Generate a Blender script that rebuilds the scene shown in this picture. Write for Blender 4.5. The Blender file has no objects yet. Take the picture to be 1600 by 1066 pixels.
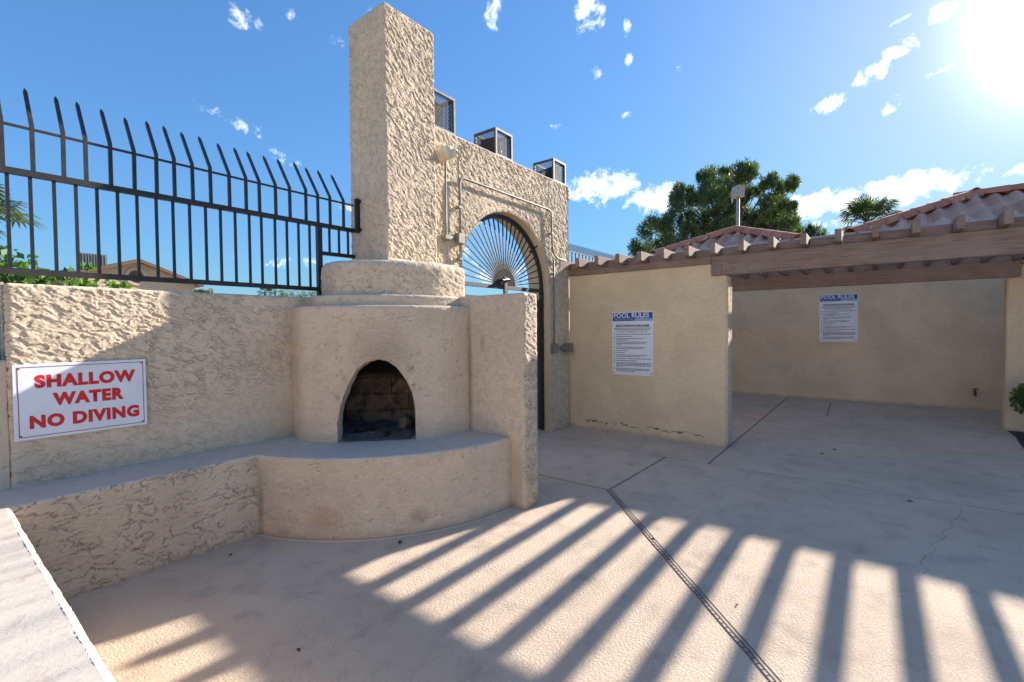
import bpy, math, random
import numpy as np
from mathutils import Vector, Matrix, Quaternion
from mathutils.geometry import delaunay_2d_cdt

random.seed(7)
rng = np.random.default_rng(7)
SC = bpy.context.scene
COL = SC.collection
PI = math.pi

# ------------------------------------------------------------------ camera
AZ, PT, RO = (math.radians(a) for a in (37.671, 1.5188, -0.5305))
CF = Vector((math.cos(AZ)*math.cos(PT), math.sin(AZ)*math.cos(PT), -math.sin(PT)))
CR = Vector((math.sin(AZ), -math.cos(AZ), 0))
CU = CR.cross(CF)
CR2 = CR*math.cos(RO) + CU*math.sin(RO)
CU2 = -CR*math.sin(RO) + CU*math.cos(RO)
cam_data = bpy.data.cameras.new('camera')
cam_data.sensor_width = 36.0
cam_data.lens = 36*731.85/1600
cam_data.clip_start = 0.05
cam_data.clip_end = 3000
cam = bpy.data.objects.new('camera', cam_data)
COL.objects.link(cam)
cam.matrix_world = Matrix(((CR2.x, CU2.x, -CF.x, 0), (CR2.y, CU2.y, -CF.y, 0), (CR2.z, CU2.z, -CF.z, 1.45), (0, 0, 0, 1)))
SC.camera = cam

# ------------------------------------------------------------------ sun and sky
SK, ST = 0.262, 0.462            # sun direction (1, -SK, ST)
SUN = Vector((1, -SK, ST)).normalized()
sl = bpy.data.lights.new('sun', 'SUN')
sl.energy = 2.5
sl.angle = math.radians(0.6)
sl.color = (1.0, 0.93, 0.84)
so = bpy.data.objects.new('sun', sl)
COL.objects.link(so)
so.rotation_euler = SUN.to_track_quat('Z', 'Y').to_euler()
so.location = (20, -6, 12)

SC.view_settings.view_transform = 'Standard'
SC.view_settings.look = 'None'
SC.view_settings.gamma = 1
SC.view_settings.use_curve_mapping = False
SC.view_settings.exposure = 2.28

world = bpy.data.worlds.new('World')
SC.world = world
world.use_nodes = True
NT = world.node_tree
NT.nodes.clear()


class G:
    """tiny node-graph helper"""
    def __init__(s, nt): s.nt = nt
    def n(s, t, **kw):
        o = s.nt.nodes.new(t)
        for k, v in kw.items(): setattr(o, k, v)
        return o
    def put(s, sock, v):
        if isinstance(v, bpy.types.NodeSocket): s.nt.links.new(v, sock)
        elif v is not None: sock.default_value = v
    def m(s, op, a, b=None, c=None, clamp=False):
        o = s.n('ShaderNodeMath', operation=op); o.use_clamp = clamp
        s.put(o.inputs[0], a); s.put(o.inputs[1], b)
        if c is not None: s.put(o.inputs[2], c)
        return o.outputs[0]
    def vm(s, op, a, b=None, out=0):
        o = s.n('ShaderNodeVectorMath', operation=op)
        s.put(o.inputs[0], a)
        if b is not None: s.put(o.inputs[1], b)
        return o.outputs[out]
    def mix(s, f, a, b, mode='MIX'):
        o = s.n('ShaderNodeMix', data_type='RGBA', blend_type=mode)
        s.put(o.inputs[0], f); s.put(o.inputs[6], a); s.put(o.inputs[7], b)
        return o.outputs[2]
    def ss(s, v, a, b, lo=0.0, hi=1.0):
        o = s.n('ShaderNodeMapRange', interpolation_type='SMOOTHSTEP')
        s.put(o.inputs[0], v); s.put(o.inputs[1], a); s.put(o.inputs[2], b)
        s.put(o.inputs[3], lo); s.put(o.inputs[4], hi)
        return o.outputs[0]
    def noise(s, vec, scale, detail=4, rough=.55, dist=0, out='Fac'):
        o = s.n('ShaderNodeTexNoise')
        s.put(o.inputs['Vector'], vec); s.put(o.inputs['Scale'], scale)
        s.put(o.inputs['Detail'], detail); s.put(o.inputs['Roughness'], rough); s.put(o.inputs['Distortion'], dist)
        return o.outputs[out]


def rgb(r, g, b): return (r, g, b, 1)


g = G(NT)
sky = g.n('ShaderNodeTexSky')
sky.sky_type = 'NISHITA'
sky.sun_disc = False
sky.sun_elevation = math.asin(SUN.z)
sky.sun_rotation = math.atan2(SUN.x, SUN.y)
sky.altitude = 350
sky.air_density = 1.0
sky.dust_density = 0.35
sky.ozone_density = 3.0
tc = g.n('ShaderNodeTexCoord')
D = g.vm('NORMALIZE', tc.outputs['Generated'])
sep = g.n('ShaderNodeSeparateXYZ'); g.put(sep.inputs[0], D)
dx, dy, dz = sep.outputs
azn = g.m('ARCTAN2', dy, dx)
eln = g.m('ARCSINE', dz)
# flat cloud layer seen in perspective
zc = g.m('MAXIMUM', g.m('ADD', dz, .06), .03)
cv = g.n('ShaderNodeCombineXYZ')
g.put(cv.inputs[0], g.m('DIVIDE', dx, zc)); g.put(cv.inputs[1], g.m('DIVIDE', dy, zc)); g.put(cv.inputs[2], 0.0)
n1 = g.noise(cv.outputs[0], 3.2, 7, .58, .35)
n2 = g.noise(D, 38.0, 9, .66, .4)
n3 = g.noise(D, 7.0, 4, .5, .2)
nz = g.m('ADD', g.m('MULTIPLY', n2, .75), g.m('MULTIPLY', n3, .25))
# where the cloud banks and puffs stand: azimuth, elevation, half widths (degrees), tilt, weight
BLOBS = [(27.0, 16.2, 6.6, 2.6, -.10, 1.15), (20.5, 14.6, 5.0, 2.2, -.05, 1.1), (4.0, 12.2, 9.0, 1.7, .0, 1.15), (-2.5, 12.6, 7.0, 1.8, .05, 1.15),
         (2.5, 10.2, 3.6, .9, .1, .85), (39.5, 33.5, 1.7, 1.9, .0, .85), (28.2, 33.0, 2.2, 3.0, .3, .95), (27.2, 27.8, 1.0, .8, .0, .7),
         (23.8, 31.4, .7, 1.1, .5, .8), (23.6, 28.6, .6, .7, .5, .75), (3.4, 21.2, 2.4, 1.1, .35, .85), (.4, 22.8, 2.2, 1.2, .4, .9),
         (-2.0, 24.3, 2.0, 1.2, .4, .9), (-4.4, 25.9, 1.6, 1.1, .4, .9), (-1.2, 20.0, 1.4, 1.1, .6, .85), (-4.4, 21.6, 1.4, .5, .5, .7),
         (-1.8, 26.3, 1.1, .35, .4, .65), (66.6, 29.9, 2.6, 1.4, -.25, .8), (62.0, 31.0, 1.3, 1.4, .0, .7), (53.6, 31.5, 1.4, 2.2, .4, .65), (66.8, 20.4, 2.8, 1.2, -.2, .7), (63.5, 18.3, 2.6, 1.1, -.3, .7), (70.5, 21.5, 2.4, 1.1, -.2, .65), (55.5, 13.5, 3.2, .8, -.2, .7), (32.5, 23.0, 1.2, .5, 0, .7), (24, 23.5, .9, .5, .5, .8), (18, 27, .6, .5, 0, .8),
         (54.0, 17.4, 1.8, 1.0, -.4, .62), (57.5, 30.0, 1.2, 1.0, .0, .42), (38.0, 6.5, 9.0, 2.0, .0, .62), (47.0, 9.0, 7.0, 1.4, -.1, .55),
         (60.0, 7.5, 12.0, .9, .0, .45), (-14.0, 12.5, 8.0, 1.2, .0, .9), (-30, 18.0, 9.0, 2.2, .1, .8), (110, 15.0, 12.0, 2.2, .1, .7), (160, 22.0, 12.0, 2.5, .1, .7), (-90, 16.0, 14.0, 2.2, .1, .75), (-140, 24.0, 12.0, 3, .1, .7)]
mask = None
for (a, e, wa, we, tilt, wt) in BLOBS:
    da = g.m('SUBTRACT', azn, math.radians(a))
    de = g.m('SUBTRACT', eln, math.radians(e))
    de2 = g.m('ADD', de, g.m('MULTIPLY', da, tilt*.5))
    q = g.m('ADD', g.m('POWER', g.m('ABSOLUTE', g.m('MULTIPLY', da, 1/math.radians(wa))), 2.0),
            g.m('POWER', g.m('ABSOLUTE', g.m('MULTIPLY', de2, 1/math.radians(we))), 2.0))
    v = g.m('MULTIPLY', g.m('SUBTRACT', 1.0, q, clamp=True), wt)
    mask = v if mask is None else g.m('MAXIMUM', mask, v)
# unseen broken clouds added overhead and behind the viewpoint as neutral fill light
over = g.m('MAXIMUM', g.ss(dz, .62, .86), g.ss(g.m('MULTIPLY', dx, -1.0), .25, .7))
field = g.m('MULTIPLY', over, g.m('ADD', .30, g.m('MULTIPLY', g.m('SUBTRACT', n1, .5), 3.2)), clamp=True)
mask = g.m('MAXIMUM', mask, field)
dens = g.m('ADD', g.m('MULTIPLY', mask, .62), g.m('MULTIPLY', g.m('SUBTRACT', nz, .5), 2.6))
cloud = g.m('MULTIPLY', g.ss(dens, .24, .85), g.ss(mask, .0, .22))
haze_v = g.m('POWER', g.m('MAXIMUM', g.vm('DOT_PRODUCT', D, tuple(SUN), out=1), 0.0), 14.0)
halo = g.m('POWER', g.m('MAXIMUM', g.vm('DOT_PRODUCT', D, tuple(SUN), out=1), 0.0), 230.0)
lum = g.vm('DOT_PRODUCT', sky.outputs[0], (.3, .5, .2), out=1)
skyc = g.vm('SCALE', sky.outputs[0]); g.put(NT.nodes[-1].inputs['Scale'], g.m('DIVIDE', 1.0, g.m('ADD', 1.0, g.m('MULTIPLY', lum, .31))))
skyc = g.mix(1.0, skyc, rgb(.51, .755, .92), 'MULTIPLY')
# aerosol glow round the sun (Mie scattering), strongest in the last degrees
glow = g.mix(1.0, g.mix(1.0, rgb(.62, .42, .38), haze_v, 'MULTIPLY'), g.mix(1.0, rgb(9, 9, 9), halo, 'MULTIPLY'), 'ADD')
skyc = g.mix(1.0, skyc, glow, 'ADD')
ccol = g.mix(1.0, rgb(4.4, 4.5, 4.7), g.mix(1.0, rgb(2, 2, 2), haze_v, 'MULTIPLY'), 'ADD')
skyf = g.mix(g.m('MULTIPLY', cloud, .92), skyc, ccol)
bg = g.n('ShaderNodeBackground'); g.put(bg.inputs[0], skyf); bg.inputs[1].default_value = 0.084
wo = g.n('ShaderNodeOutputWorld'); NT.links.new(bg.outputs[0], wo.inputs[0])

# ------------------------------------------------------------------ object helpers
def tag(o, label=None, cat=None, group=None, kind=None):
    if label: o['label'] = label
    if cat: o['category'] = cat
    if group: o['group'] = group
    if kind: o['kind'] = kind
    return o


def empty(name, loc=(0, 0, 0)):
    o = bpy.data.objects.new(name, None)
    o.empty_display_size = .1
    o.location = loc
    COL.objects.link(o)
    return o


def link(name, me, parent=None, mw=None):
    """parts are given in world coordinates; the parent's own offset is cancelled"""
    o = bpy.data.objects.new(name, me)
    COL.objects.link(o)
    if parent is not None:
        o.parent = parent
        q = parent
        inv = Matrix.Identity(4)
        chain = []
        while q is not None:
            chain.append(Matrix.LocRotScale(q.location, q.rotation_euler, q.scale) if not q.parent else (q.matrix_parent_inverse @ Matrix.LocRotScale(q.location, q.rotation_euler, q.scale)))
            q = q.parent
        w = Matrix.Identity(4)
        for c in reversed(chain): w = w @ c
        o.matrix_parent_inverse = w.inverted()
    if mw is not None:
        l, r, s = mw.decompose()
        o.location = l; o.rotation_euler = r.to_euler(); o.scale = s
    return o


class MB:
    def __init__(s): s.v = []; s.f = []; s.k = 0
    def add(s, vs, fs):
        s.v.extend([tuple(a) for a in vs]); s.f.extend([tuple(i+s.k for i in a) for a in fs]); s.k += len(vs); return s
    def box(s, a, b):
        (x0, y0, z0), (x1, y1, z1) = a, b
        vs = [(x0, y0, z0), (x1, y0, z0), (x1, y1, z0), (x0, y1, z0), (x0, y0, z1), (x1, y0, z1), (x1, y1, z1), (x0, y1, z1)]
        return s.add(vs, [(0, 3, 2, 1), (4, 5, 6, 7), (0, 1, 5, 4), (1, 2, 6, 5), (2, 3, 7, 6), (3, 0, 4, 7)])
    def bbox(s, a, b, bv=.004):
        """box with chamfered edges (24 verts)"""
        (x0, y0, z0), (x1, y1, z1) = a, b
        import bmesh
        bm = bmesh.new()
        bmesh.ops.create_cube(bm, size=1)
        for v in bm.verts:
            v.co = Vector(((x0+x1)/2+v.co.x*(x1-x0), (y0+y1)/2+v.co.y*(y1-y0), (z0+z1)/2+v.co.z*(z1-z0)))
        bmesh.ops.bevel(bm, geom=bm.edges[:], offset=bv, segments=1, affect='EDGES')
        bm.verts.index_update()
        vs = [v.co[:] for v in bm.verts]; fs = [[v.index for v in f.verts] for f in bm.faces]
        bm.free()
        return s.add(vs, fs)
    def bar(s, p, q, w, h=None, up=(0, 0, 1)):
        h = h or w
        p = Vector(p); q = Vector(q); d = (q-p).normalized()
        u = Vector(up)
        if abs(d.dot(u)) > .99: u = Vector((0, 1, 0))
        a = d.cross(u).normalized(); b = a.cross(d).normalized()
        vs = []
        for c in (p, q):
            for i, j in ((-1, -1), (1, -1), (1, 1), (-1, 1)): vs.append(c+a*(i*w/2)+b*(j*h/2))
        return s.add(vs, [(0, 1, 2, 3), (7, 6, 5, 4), (0, 4, 5, 1), (1, 5, 6, 2), (2, 6, 7, 3), (3, 7, 4, 0)])
    def tube(s, pts, r, n=8, caps=True):
        pts = [Vector(p) for p in pts]
        rr = r if isinstance(r, (list, tuple)) else [r]*len(pts)
        rings = []
        pa = None
        for i, p in enumerate(pts):
            d = (pts[min(i+1, len(pts)-1)]-pts[max(i-1, 0)]).normalized()
            if pa is None:
                u = Vector((0, 0, 1)) if abs(d.z) < .9 else Vector((0, 1, 0))
                pa = d.cross(u).normalized()
            a = (pa - d*pa.dot(d)).normalized(); b = d.cross(a); pa = a
            rings.append([p+(a*math.cos(2*PI*k/n)+b*math.sin(2*PI*k/n))*rr[i] for k in range(n)])
        vs = [v for ring in rings for v in ring]; fs = []
        for i in range(len(pts)-1):
            for k in range(n):
                fs.append((i*n+k, i*n+(k+1) % n, (i+1)*n+(k+1) % n, (i+1)*n+k))
        if caps:
            fs.append(tuple(range(n))[::-1]); fs.append(tuple((len(pts)-1)*n+k for k in range(n)))
        return s.add(vs, fs)
    def lathe(s, c, axis, prof, n=20):
        """prof: (distance along axis, radius)"""
        c = Vector(c); d = Vector(axis).normalized()
        u = Vector((0, 0, 1)) if abs(d.z) < .9 else Vector((0, 1, 0))
        a = d.cross(u).normalized(); b = d.cross(a)
        vs = []; fs = []
        for t, r in prof:
            for k in range(n): vs.append(c+d*t+(a*math.cos(2*PI*k/n)+b*math.sin(2*PI*k/n))*max(r, 1e-4))
        for i in range(len(prof)-1):
            for k in range(n): fs.append((i*n+k, i*n+(k+1) % n, (i+1)*n+(k+1) % n, (i+1)*n+k))
        return s.add(vs, fs)
    def mesh(s, name, mat, smooth=False):
        me = bpy.data.meshes.new(name)
        me.from_pydata(s.v, [], s.f); me.update()
        if mat: me.materials.append(mat)
        if smooth: me.polygons.foreach_set('use_smooth', [True]*len(me.polygons))
        return me
    def build(s, name, mat, parent=None, smooth=False):
        return link(name, s.mesh(name, mat, smooth), parent)


def np_mesh(name, V, F, mat, smooth=True, attr=None):
    me = bpy.data.meshes.new(name)
    me.from_pydata(V.tolist() if hasattr(V, 'tolist') else V, [], F)
    me.update()
    if smooth: me.polygons.foreach_set('use_smooth', [True]*len(me.polygons))
    if attr is not None:
        a = me.attributes.new('cav', 'FLOAT', 'POINT')
        a.data.foreach_set('value', np.ascontiguousarray(attr, dtype=np.float32))
    me.materials.append(mat)
    return me

# ------------------------------------------------------------------ noise for trowelled stucco
_P = np.random.default_rng(3).permutation(512)
_GA = np.random.default_rng(4).uniform(0, 2*PI, 512)


def perlin(x, y, s=0):
    x = np.asarray(x, float)+s*17.13; y = np.asarray(y, float)-s*9.71
    xi = np.floor(x).astype(int); yi = np.floor(y).astype(int)
    xf = x-xi; yf = y-yi
    u = xf**3*(xf*(xf*6-15)+10); v = yf**3*(yf*(yf*6-15)+10)
    def gr(i, j, a, b):
        h = _P[(_P[(i+s*31) & 511]+j) & 511]
        t = _GA[h]
        return np.cos(t)*a+np.sin(t)*b
    a = gr(xi, yi, xf, yf); b = gr(xi+1, yi, xf-1, yf); c = gr(xi, yi+1, xf, yf-1); d = gr(xi+1, yi+1, xf-1, yf-1)
    return ((a*(1-u)+b*u)*(1-v)+(c*(1-u)+d*u)*v)*1.5


def sst(x, a, b):
    t = np.clip((x-a)/(b-a), 0, 1); return t*t*(3-2*t)


def line_dist(p, u, v):
    """distance (m) to the zero line of p on the grid u, v"""
    du = np.gradient(u, axis=1); dv = np.gradient(v, axis=0)
    gx = np.gradient(p, axis=1)/(np.abs(du)+1e-4); gy = np.gradient(p, axis=0)/(np.abs(dv)+1e-4)
    return np.abs(p)/(np.hypot(gx, gy)+1.5)


def relief(u, v, style, amp, ang, seed):
    """height (m) and crevice mask of a hand-trowelled skin at surface coordinates u, v (m)"""
    wu = u+.020*perlin(u*9, v*9, seed+1)+.010*perlin(u*24, v*24, seed+2)+.004*perlin(u*60, v*60, seed+14)
    wv = v+.020*perlin(u*9, v*9, seed+3)+.010*perlin(u*24, v*24, seed+4)+.004*perlin(u*60, v*60, seed+15)
    turn = ang+.45*perlin(u*2.2, v*2.2, seed+9)
    c, s = math.cos(ang), math.sin(ang)
    a = wu*c+wv*s; b = -wu*s+wv*c
    if style == 'heavy':
        p = perlin(a/.095, b/.026, seed+5)+.55*perlin(a/.038, b/.013, seed+6)
        q = perlin(a/.070, b/.021, seed+16)+.5*perlin(a/.026, b/.012, seed+17)
        m = perlin(u/.11, v/.11, seed+18)
        e = .40*sst(p, -.30, -.24)+.35*sst(p, .02+.2*m, .09+.2*m)+.20*sst(q, .22-.2*m, .29-.2*m)
        k1 = sst(perlin(u/.06, v/.06, seed+31), -.25, .15); k2 = sst(perlin(u/.05, v/.05, seed+32), -.2, .2)
        e = e+.55*np.exp(-(line_dist(p-.11-.2*m, u, v)/.0046)**2)*k1+.45*np.exp(-(line_dist(q-.30+.2*m, u, v)/.0042)**2)*k2+.35*np.exp(-(line_dist(p+.2, u, v)/.0042)**2)*(1-k1)
        fine = .05*perlin(u/.012, v/.012, seed+7)
        h = e+fine+.12*perlin(u/.2, v/.2, seed+11)
        mod = .8+.3*np.clip(perlin(u/.5, v/.5, seed+8)+.2, -1, 1)
        cav = np.exp(-(line_dist(p-.0-.2*m, u, v)/.0035)**2)*sst(perlin(u/.07, v/.07, seed+19), -.25, .2)
        cav = np.maximum(cav, .7*np.exp(-(line_dist(p+.32, u, v)/.003)**2)*sst(perlin(u/.06, v/.06, seed+20), -.1, .3))
        return (h-.7)*amp*mod, np.clip(cav, 0, 1)
    if style == 'cracked':
        p1 = perlin(a/.15, b/.075, seed+5)+.5*perlin(a/.06, b/.035, seed+6); p2 = perlin(a/.065, b/.034, seed+16)+.4*perlin(a/.03, b/.02, seed+26)
        m1 = sst(perlin(u/.22, v/.15, seed+12)+.3*perlin(u/.05, v/.05, seed+22), -.22, .02)
        m2 = sst(perlin(u/.13, v/.10, seed+13)+.3*perlin(u/.04, v/.04, seed+23), -.05, .2)
        wd = .0028*(1+.6*perlin(u/.05, v/.05, seed+24))
        c1 = np.exp(-(line_dist(p1, u, v)/wd)**2)*m1; c2 = np.exp(-(line_dist(p2, u, v)/(wd*.7))**2)*m2
        h = .35*perlin(u/.25, v/.2, seed+8)+.10*perlin(u/.03, v/.025, seed+7)-1.3*np.maximum(c1, .8*c2)+.35*sst(p1, 0, .06)*m1
        return h*amp, np.clip(np.maximum(c1, c2), 0, 1)
    # worn: rubbed smooth with a few shallow scars
    p1 = perlin(a/.075, b/.030, seed+5)+.5*perlin(a/.03, b/.015, seed+6)
    m1 = sst(perlin(u/.12, v/.10, seed+12)+.6*perlin(u/.035, v/.03, seed+22), .16, .42)
    c1 = np.exp(-(line_dist(p1, u, v)/.0024)**2)*m1
    h = .55*perlin(u/.28, v/.22, seed+8)+.20*perlin(u/.05, v/.04, seed+7)-.7*c1+.40*sst(p1, 0, .08)
    return h*amp, np.clip(c1, 0, 1)*.6


def round_poly(pts, r, step, coarse=()):
    """closed CCW outline with rounded corners, resampled at about step; step may depend on the edge"""
    n = len(pts); out = []
    P = [np.array(p[:2], float) for p in pts]
    rs = [p[2] if len(p) > 2 else r for p in pts]
    corner = []
    for i in range(n):
        a, b, c = P[i-1], P[i], P[(i+1) % n]
        d1 = (a-b)/np.linalg.norm(a-b); d2 = (c-b)/np.linalg.norm(c-b)
        rr = min(rs[i], .45*np.linalg.norm(a-b), .45*np.linalg.norm(c-b))
        if rr < 1e-4 or abs(np.dot(d1, d2)) > .97: corner.append([b]); continue
        s_, e_ = b+d1*rr, b+d2*rr
        corner.append([s_*(1-t)**2+b*2*t*(1-t)+e_*t*t for t in np.linspace(0, 1, 5)])
    for i in range(n):
        cs = corner[i]; out.extend(cs)
        nx = corner[(i+1) % n][0]; L = np.linalg.norm(nx-cs[-1]); k = int(L/(step*(8 if i in coarse else 1)))
        for j in range(1, k): out.append(cs[-1]+(nx-cs[-1])*j/k)
    return np.array(out)


def stucco_extrude(name, pts, z0, z1, mat, step=.012, style='heavy', amp=.007, ang=-.5, seed=0, edge=.02, top=0.02, parent=None, u0=0., zfun=None, batter=0., coarse=(), soft=None):
    O = round_poly(pts, edge, step, coarse)
    n = len(O)
    nxt = np.roll(O, -1, 0); prv = np.roll(O, 1, 0)
    t = nxt-prv; t /= np.linalg.norm(t, axis=1)[:, None]+1e-9
    N = np.stack([t[:, 1], -t[:, 0]], 1)
    L = np.concatenate([[0], np.cumsum(np.linalg.norm(np.diff(O, axis=0), axis=1))])+u0
    per = L[-1]+np.linalg.norm(O[0]-O[-1])-u0
    zs = list(np.arange(z0, z1-top, step))+[z1-top]
    rows = [(z, 0.0, 1.0) for z in zs]
    for k in range(1, 5):
        f = k/4*PI/2
        rows.append((z1-top+top*math.sin(f), top*(1-math.cos(f)), max(.25, math.cos(f))))
    U = np.tile(L, (len(rows), 1))
    Z = np.array([r[0] for r in rows])[:, None]*np.ones((1, n))
    ins = np.array([r[1] for r in rows])[:, None]
    wgt = np.array([r[2] for r in rows])[:, None]
    h, cav = relief(U, Z, style, amp, ang, seed)
    # blend the seam at the end of the loop
    if soft is not None:
        k_ = soft(O[None, :, 0]+0*Z, O[None, :, 1]+0*Z, Z, N[None, :, 0]+0*Z); h = h*k_; cav = cav*np.clip(k_+.15, 0, 1)
    off = h*wgt-ins-batter*(Z-z0)
    X = O[None, :, 0]+N[None, :, 0]*off; Y = O[None, :, 1]+N[None, :, 1]*off
    Zr = Z + (1-wgt)*.4*h
    if zfun is not None: Zr = zfun(X, Y, Zr)
    V = np.stack([X, Y, Zr], -1).reshape(-1, 3)
    R = len(rows)
    idx = np.arange(R*n).reshape(R, n)
    a = idx[:-1]; b = np.roll(idx, -1, 1)[:-1]; c = np.roll(idx, -1, 1)[1:]; d = idx[1:]
    F = np.stack([a, b, c, d], -1).reshape(-1, 4).tolist()
    top_ring = V[idx[-1]]
    co, _, tri, _, _, _ = delaunay_2d_cdt([Vector(p[:2]) for p in top_ring], [(i, (i+1) % n) for i in range(n)], [], 1, 1e-6)
    zt_ = float(np.mean(top_ring[:, 2]))
    near = [float(top_ring[np.argmin((top_ring[:, 0]-p.x)**2+(top_ring[:, 1]-p.y)**2), 2]) for p in co]
    nb = len(V); V = np.vstack([V, np.array([(p.x, p.y, z) for p, z in zip(co, near)])]); F += [[nb+i for i in t_] for t_ in tri]
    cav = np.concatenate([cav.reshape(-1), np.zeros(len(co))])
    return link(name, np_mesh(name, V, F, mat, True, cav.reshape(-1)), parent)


def grid_faces(R, C, off=0, flip=False):
    idx = np.arange(R*C).reshape(R, C)+off
    a = idx[:-1, :-1]; b = idx[:-1, 1:]; c = idx[1:, 1:]; d = idx[1:, :-1]
    q = np.stack([a, d, c, b] if flip else [a, b, c, d], -1).reshape(-1, 4)
    return q.tolist()

# ------------------------------------------------------------------ materials
def new_mat(name):
    m = bpy.data.materials.new(name); m.use_nodes = True
    nt = m.node_tree; b = nt.nodes['Principled BSDF']
    return m, G(nt), b


def simple(name, col, rough=.6, metal=0., var=.0, scale=20, bump=0., bscale=80, spec=None):
    m, h, b = new_mat(name)
    tc = h.n('ShaderNodeTexCoord').outputs['Object']
    c = rgb(*col)
    if var:
        nn = h.noise(tc, scale, 5, .6)
        c = h.mix(h.ss(nn, .3, .7), rgb(*[x*(1-var) for x in col]), rgb(*[min(1, x*(1+var)) for x in col]))
    h.put(b.inputs['Base Color'], c)
    b.inputs['Roughness'].default_value = rough; b.inputs['Metallic'].default_value = metal
    if spec is not None: b.inputs['Specular IOR Level'].default_value = spec
    if bump:
        bn = h.n('ShaderNodeBump'); bn.inputs['Strength'].default_value = bump; bn.inputs['Distance'].default_value = .01
        h.put(bn.inputs['Height'], h.noise(tc, bscale, 5, .6)); h.put(b.inputs['Normal'], bn.outputs[0])
    return m


def stucco(name, col, dirt_shade=.45, bump=.35, fine=False, stain=.22):
    m, h, b = new_mat(name)
    geo = h.n('ShaderNodeNewGeometry').outputs['Position']
    big = h.noise(geo, 1.7, 5, .6, .4); med = h.noise(geo, 9, 5, .6); sm = h.noise(geo, 70, 3, .6)
    c0 = rgb(*col)
    c = h.mix(h.ss(big, .3, .72), rgb(*[x*(1-stain*.6) for x in col]), rgb(*[min(.9, x*1.06) for x in col]))
    c = h.mix(h.m('MULTIPLY', h.ss(med, .55, .75), stain), c, rgb(col[0]*.80, col[1]*.72, col[2]*.66))
    c = h.mix(h.m('MULTIPLY', h.ss(sm, .2, .8), .10), c, rgb(col[0]*.7, col[1]*.68, col[2]*.66))
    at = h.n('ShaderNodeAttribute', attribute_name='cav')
    c = h.mix(h.m('MULTIPLY', at.outputs['Fac'], dirt_shade), c, rgb(.105, .078, .058))  # dirt and the shadow of the relief, both put into the crevice colour
    sp = h.n('ShaderNodeSeparateXYZ'); h.put(sp.inputs[0], geo)
    low = h.m('MULTIPLY', h.ss(h.m('ADD', sp.outputs[2], h.m('MULTIPLY', med, .16)), .16, .06), .38)
    c = h.mix(low, c, rgb(.22, .165, .125))
    vd = h.noise(geo, 30, 3, .5)
    pits = h.m('MULTIPLY', h.ss(vd, .735, .765), .5)
    c = h.mix(pits, c, rgb(.12, .09, .07))
    def blot(p, sc, r0, r1, amt, colr):
        mp_ = h.n('ShaderNodeMapping', vector_type='POINT'); h.put(mp_.inputs[0], h.vm('SUBTRACT', geo, p)); mp_.inputs['Scale'].default_value = sc
        dd = h.m('ADD', h.vm('LENGTH', mp_.outputs[0], out=1), h.m('MULTIPLY', h.m('SUBTRACT', med, .5), .35*r0))
        return h.mix(h.m('MULTIPLY', h.ss(dd, r0, r1), amt), c, colr)
    if name == 'stucco_worn':
        # flat tops greyed, and darkened in the colour to curb the sunlight on them
        nrm_ = h.n('ShaderNodeSeparateXYZ'); h.put(nrm_.inputs[0], h.n('ShaderNodeNewGeometry').outputs['Normal'])
        wn = h.noise(geo, 14, 5, .65, .5)
        c = h.mix(h.m('MULTIPLY', h.ss(nrm_.outputs[2], .8, .97), .8), c, h.mix(h.ss(wn, .5, .72), rgb(.53, .475, .42), rgb(.42, .35, .295)))
        c = blot((2.29, 3.05, 1.26), (1, 1, 1), .32, .05, .32, rgb(.12, .09, .065))
        c = blot((3.0, 2.775, 1.0), (1, 1, .05), .055, .008, .55, rgb(.20, .11, .06))
        c = blot((3.0, 2.62, 1.33), (1, 1, .5), .05, .01, .5, rgb(.26, .13, .07))
        c = blot((1.53, 3.45, .2), (1, 1, .12), .05, .01, .5, rgb(.16, .11, .08))
        c = blot((1.75, 3.0, .14), (1, 1, 1.3), .20, .03, .45, rgb(.55, .29, .18))
        c = blot((2.2, 2.55, .12), (1, 1, 1), .09, .02, .4, rgb(.22, .18, .15))
    h.put(b.inputs['Base Color'], c)
    b.inputs['Roughness'].default_value = .92
    b.inputs['Specular IOR Level'].default_value = .15
    bn = h.n('ShaderNodeBump'); bn.inputs['Strength'].default_value = bump; bn.inputs['Distance'].default_value = .008
    if fine:
        mp = h.n('ShaderNodeMapping'); h.put(mp.inputs[0], geo); mp.inputs['Scale'].default_value = (1, 1, 2.4)
        w = h.noise(mp.outputs[0], 22, 6, .62, .9)
        ridge = h.m('ADD', h.ss(w, .44, .52), h.m('MULTIPLY', h.noise(geo, 120, 3, .6), .5))
        h.put(bn.inputs['Height'], ridge)
    else:
        mp = h.n('ShaderNodeMapping'); h.put(mp.inputs[0], geo); mp.inputs['Scale'].default_value = (1, 1, 2.2)
        w = h.noise(mp.outputs[0], 26, 6, .62, .9)
        h.put(bn.inputs['Height'], h.m('ADD', h.m('MULTIPLY', h.ss(w, .47, .53), .9), h.m('ADD', h.noise(geo, 60, 5, .65), h.m('MULTIPLY', h.noise(geo, 220, 3, .6), .5))))
    nz_ = h.n('ShaderNodeSeparateXYZ'); h.put(nz_.inputs[0], h.n('ShaderNodeNewGeometry').outputs['Normal'])
    h.put(bn.inputs['Strength'], h.m('MULTIPLY', h.ss(nz_.outputs[2], .85, .45, .28, 1.0), bump))
    h.put(b.inputs['Normal'], bn.outputs[0])
    return m


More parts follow.
